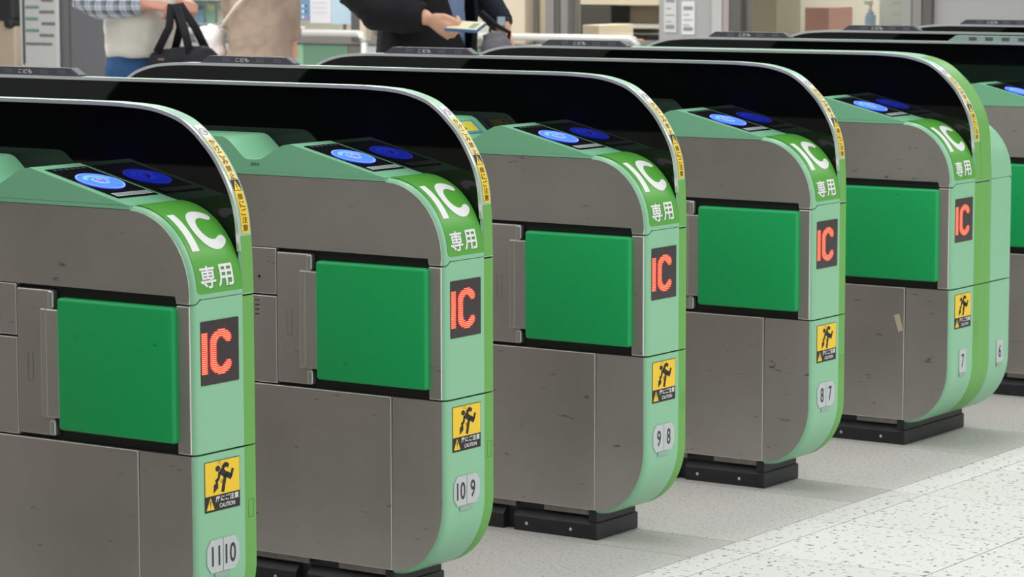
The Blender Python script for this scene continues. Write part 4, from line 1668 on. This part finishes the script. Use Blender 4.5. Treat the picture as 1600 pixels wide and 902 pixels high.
for arm in ([(-.01, -.20, 1.385, .072), (-.05, -.245, 1.25, .066), (-.075, -.262, 1.13, .060), (-.02, -.24, 1.120, .060), (.06, -.195, 1.122, .052), (.132, -.152, 1.126, .042)],
            [(-.01, .20, 1.385, .072), (-.03, .25, 1.25, .066), (-.035, .26, 1.14, .060), (.03, .21, 1.138, .058), (.10, .14, 1.14, .05), (.165, .08, 1.142, .042)]):
    T = Blob()
    T.ball(arm[0][:3], .071)
    T.tube([p + (p[3],) for p in arm], (0, 1, 0), 18)
    T.build('sleeve', MATS.setdefault('blue_plaid', None) or MATS.__setitem__('blue_plaid', plaid_mat()) or MATS['blue_plaid'], p1, .008, 2, .010, .05)
trousers(p1, cloth('blue_denim', (54, 90, 134), vscale=40), .84, ank, 1.08, 'jeans')
shoes(p1, ank)

bg = empty('duffel_bag', (-4.83 + .31, 5.33 - .10, .014))
tag(bg, 'soft black duffel bag hanging from the hands of the man in jeans', 'bag')
BK = cloth('black_nylon', (34, 34, 40), .6, .3, 20)
T = Blob()
T.tube([(-.135, 0, .835, .055, .065), (-.13, 0, .84, .075, .085), (0, 0, .85, .085, .09), (.12, 0, .865, .080, .085), (.16, 0, .885, .055, .055)], (0, 1, 0), 20)
T.build('bag_body', BK, bg, .009, 2, .018, .06)
for y in (-.035, .035):
    for xs_ in ((-.095, -.015), (.085, .010)):
        tube_flat = Blob()
        tube_flat.tube([(xs_[0], y * 1.6, .915, .017, .0035), (xs_[1] * 1.0 + (xs_[0] - xs_[1]) * .35, y, 1.02, .017, .0035), (xs_[1] - .035, y * .3, 1.115, .017, .0035)], (.83, .56, 0), 12)
        raw('handle_strap', tube_flat.V, tube_flat.F, BK, bg, True)
box('bag_label', -.055, -.025, -.0935, -.090, .885, .893, mat('label_pinkgrey', (150, 110, 108), .6), bg)
tube_mesh('zip_pull', [(-.135, -.03, .90), (-.14, -.035, .88)], .004, TRIM, bg)

# ---- woman in the beige coat, seen from behind
a2 = math.atan2(.80, -.60)
p2 = empty('person', (-6.445, 8.08, 0), a2 - .25)
tag(p2, 'person in a long beige coat with a strap slung across the back', 'person')
ank = [(-.03, .01), (.05, .03)]
B = Blob()
B.tube([(0, 0, .84, .085, .13), (0, 0, .98, .085, .125), (0, 0, 1.2, .09, .135), (0, 0, 1.33, .08, .15), (0, 0, 1.38, .05, .07)], (1, 0, 0), 20)
legs(B, .84, ank, (.078, .052, .036))
feet_body(B, ank)
fin = head(B, p2, .02, 1.60, SKIN, HAIR, True)
for s in (-1, 1):
    B.chain([(0, s * .135, 1.28, .036), (.03, s * .165, 1.06, .034), (.115, s * .15, .86, .026)], 14)
    hand(B, (.12, s * .15, .855), (.45, 0, -.85), (.2, -s, 0), (1, 0, .3), (20, 25, 15), .92, .3)
body = B.build('body', SKIN, p2, .0075, 3)
fin(body)
T = Blob()
T.tube([(0, 0, .50, .165, .19), (0, 0, .70, .155, .183), (0, 0, .90, .14, .172), (0, 0, 1.05, .130, .160), (0, 0, 1.2, .125, .160), (0, 0, 1.32, .10, .158), (0, 0, 1.375, .065, .085)], (1, 0, 0), 28)
for s in (-1, 1):
    T.tube([(0, s * .15, 1.32, .062, .062), (.0, s * .165, 1.15, .056, .056), (.04, s * .165, 1.03, .052, .052), (.11, s * .15, .885, .046, .046)], (1, 0, 0), 18)
T.build('coat', cloth('beige_wool', (170, 150, 134)), p2, .010, 2, .026, .085)
trousers(p2, cloth('dark_trousers', (56, 54, 58)), .80, ank, .92)
shoes(p2, ank)
hb = empty('shoulder_bag', (-6.445, 8.08, 0), a2 - .25)
tag(hb, 'small white shoulder bag at the hip of the beige coat', 'bag')
T = Blob()
T.tube([(-.03, .235, .70, .06, .06), (-.03, .25, .80, .085, .075), (-.03, .25, .88, .075, .06), (-.03, .225, .945, .045, .045)], (1, 0, 0), 16)
T.ball((-.05, .30, .90), (.035, .04, .05))
T.ball((-.06, .24, .79), (.05, .05, .03))
T.build('bag_body', cloth('white_leather', (232, 224, 222), .55), hb, .008, 2, .014, .05)
st = [(-.030, .225, .94), (-.085, .180, .955), (-.145, .09, 1.05), (-.150, .01, 1.13), (-.145, -.08, 1.24), (-.10, -.12, 1.345), (.0, -.11, 1.40), (.09, -.09, 1.36)]
tube_mesh('strap', catmull3(st) if 'catmull3' in globals() else st, .0085, mat('strap_pale', (226, 212, 204), .6), hb)
tube_mesh('strap_clip', [(-.05, .205, .948), (-.09, .172, .965)], .010, mat('clip_dark', (84, 78, 66), .4), hb)

# ---- man in the black jacket tapping his card case
p3 = empty('person', (-3.065, 4.935, 0))
tag(p3, 'person in a black jacket over a blue shirt reaching out a card case', 'person')
ank = [(.12, .10), (-.10, .0)]
B = Blob()
B.tube([(0, 0, .90, .095, .15), (0, 0, 1.04, .095, .145), (0, 0, 1.25, .10, .155), (0, 0, 1.42, .09, .17), (0, 0, 1.48, .06, .09)], (1, 0, 0), 20)
legs(B, .90, ank, (.09, .06, .042))
feet_body(B, ank)
fin = head(B, p3, .03, 1.74, SKIN, HAIR)
B.chain([(0, -.165, 1.375, .042), (-.06, -.285, 1.17, .044), (.175, -.245, 1.105, .030)], 14)
B.chain([(0, .165, 1.375, .042), (.045, .285, 1.20, .042), (.175, .272, 1.055, .029)], 14)
hand(B, (.195, -.240, 1.098), (.85, .12, -.50), (.25, .50, .25), (.45, .10, .85), (48, 62, 40), 1.06, .55)
hand(B, (.178, .272, 1.045), (.12, -.05, -1), (-.2, -1, 0), (1, 0, .1), (18, 22, 14), 1.0, .3)
body = B.build('body', SKIN, p3, .0062, 3)
fin(body)
JK = cloth('black_jacket_cloth', (24, 24, 28), .75, .3, 16)
NAVY = cloth('navy_sleeve_cloth', (28, 32, 46), .75, .3, 16)
T = Blob()
T.tube([(0, 0, .92, .134, .188), (0, 0, 1.05, .132, .184), (0, 0, 1.25, .132, .184), (0, 0, 1.42, .105, .175), (0, 0, 1.475, .065, .09)], (1, 0, 0), 26)
T.build('shirt', cloth('blue_shirt', (122, 142, 178)), p3, .010, 2, .010, .06)
# jacket: a thick open shell round the torso, parted at the front
V, F = [], []
prof = [(.80, .170, .226, 8), (.92, .166, .222, 4), (.98, .160, .216, 3), (1.04, .156, .212, 15), (1.10, .154, .210, 27), (1.16, .153, .208, 33), (1.28, .150, .206, 36), (1.40, .126, .198, 32), (1.47, .085, .125, 34), (1.50, .07, .085, 40)]
NA = 36
for lay, dr in ((0, 0), (1, -.014)):
    for z, ra, rb, gap in prof:
        for k in range(NA + 1):
            # opening sits a little left of the middle of the chest
            t = rad(18 + gap + (360 - 2 * gap) * k / NA)
            fl = .025 * max(0, 1 - k / 6) if z < 1.35 else 0
            wob = fl + .006 * math.sin(5 * t + 9 * z) + .004 * math.sin(11 * t - 14 * z)
            V.append(((ra + dr + wob) * math.cos(t), (rb + dr + wob) * math.sin(t), z))
NR, NK = len(prof), NA + 1
ix = lambda l, i, k: l * NR * NK + i * NK + k
for i in range(NR - 1):
    for k in range(NA):
        F.append((ix(0, i, k), ix(0, i, k + 1), ix(0, i + 1, k + 1), ix(0, i + 1, k)))
        F.append((ix(1, i, k), ix(1, i + 1, k), ix(1, i + 1, k + 1), ix(1, i, k + 1)))
    for k in (0, NA):
        F.append((ix(0, i, k), ix(0, i + 1, k), ix(1, i + 1, k), ix(1, i, k)))
for k in range(NA):
    for i in (0, NR - 1):
        F.append((ix(0, i, k), ix(1, i, k), ix(1, i, k + 1), ix(0, i, k + 1)))
jk = raw('jacket', V, F, JK, p3, True)
bmf(jk)
T = Blob()
T.ball((0, -.185, 1.415), .084)
T.tube([(0, -.195, 1.425, .085, .085), (-.04, -.265, 1.30, .082, .082), (-.07, -.30, 1.17, .080, .086), (-.01, -.29, 1.135, .078, .088), (.09, -.268, 1.115, .070, .080), (.175, -.246, 1.104, .054, .058)], (0, 0, 1), 20)
T.build('sleeve', JK, p3, .009, 2, .020, .06)
T = Blob()
T.ball((0, .185, 1.415), .081)
T.tube([(0, .195, 1.425, .082, .082), (.02, .26, 1.30, .072, .072), (.045, .292, 1.20, .064, .064), (.10, .287, 1.135, .056, .056), (.168, .273, 1.066, .044, .044)], (1, 0, 0), 20)
T.build('sleeve', NAVY, p3, .009, 2, .014, .06)
trousers(p3, cloth('black_trousers', (30, 30, 34)), .88, ank, 1.06)
shoes(p3, ank)
# watch
wt = empty('wrist_watch', (-3.065, 4.935, 0))
tag(wt, 'grey faced watch worn over the navy cuff of the man in black', 'watch')
wm = box_me('watch_case', -.016, .016, -.020, .020, -.006, .006, .004)
wc = link('watch_case', wm, mat('watch_grey', (140, 158, 166), .35, .3), wt)
wdir = Vector((.55, -.75, .35)).normalized()
wc.location = (.178, .236, 1.055)
wc.location = (.160 + .046 * wdir.x, .273 + .046 * wdir.y, 1.062 + .046 * wdir.z)
wc.rotation_euler = wdir.to_track_quat('Z', 'Y').to_euler()
ax_ = Vector((.60, -.10, -.75)).normalized()
ring = []
a_ = ax_.cross(Vector((0, 1, 0))).normalized()
b_ = ax_.cross(a_)
for k in range(25):
    t = 2 * math.pi * k / 24
    ring.append(Vector((.160, .273, 1.062)) + a_ * (.046 * math.cos(t)) + b_ * (.046 * math.sin(t)))
tube_mesh('watch_strap', ring, .006, mat('watch_strap_dark', (34, 36, 44), .5), wt, 8)
# card case in the hand
cc = empty('card_case', (-3.065 + .340, 4.935 - .215, 1.072))
cc.rotation_euler = (rad(17), rad(3), rad(10))
tag(cc, 'flat card case with cream top and blue edge held out by a hand', 'card case')
box('case_body', -.065, .065, -.045, .045, -.007, .005, mat('case_blue', (70, 110, 160), .45), cc, .003)
box('card', -.060, .063, -.042, .042, .0052, .0065, mat('card_cream', (232, 228, 190), .4), cc)
box('card_mark', .025, .050, -.030, .022, .0066, .0071, mat('card_mark_grey', (150, 160, 150), .5), cc)
# grey bag at his side
gb = empty('grey_shoulder_bag', (-3.065 + .215, 4.935 + .125, 0))
tag(gb, 'crumpled grey bag with a pink tag beside the man in black', 'bag')
T = Blob()
T.tube([(.03, 0, .82, .05, .075), (.035, 0, .90, .06, .085), (.03, 0, .98, .055, .075), (.01, 0, 1.04, .030, .05)], (1, 0, 0), 16)
T.build('bag_body', cloth('grey_nylon', (112, 112, 118), .6, .3, 18), gb, .008, 2, .022, .045)
tube_mesh('bag_strap', [(.045, .05, 1.00), (.05, .055, 1.04), (.02, .02, 1.065), (-.02, -.03, 1.12)], .008, BK, gb)
box('tag', .085, .092, .035, .055, .955, .985, mat('pink_tag', (210, 70, 100), .5), gb, .002)
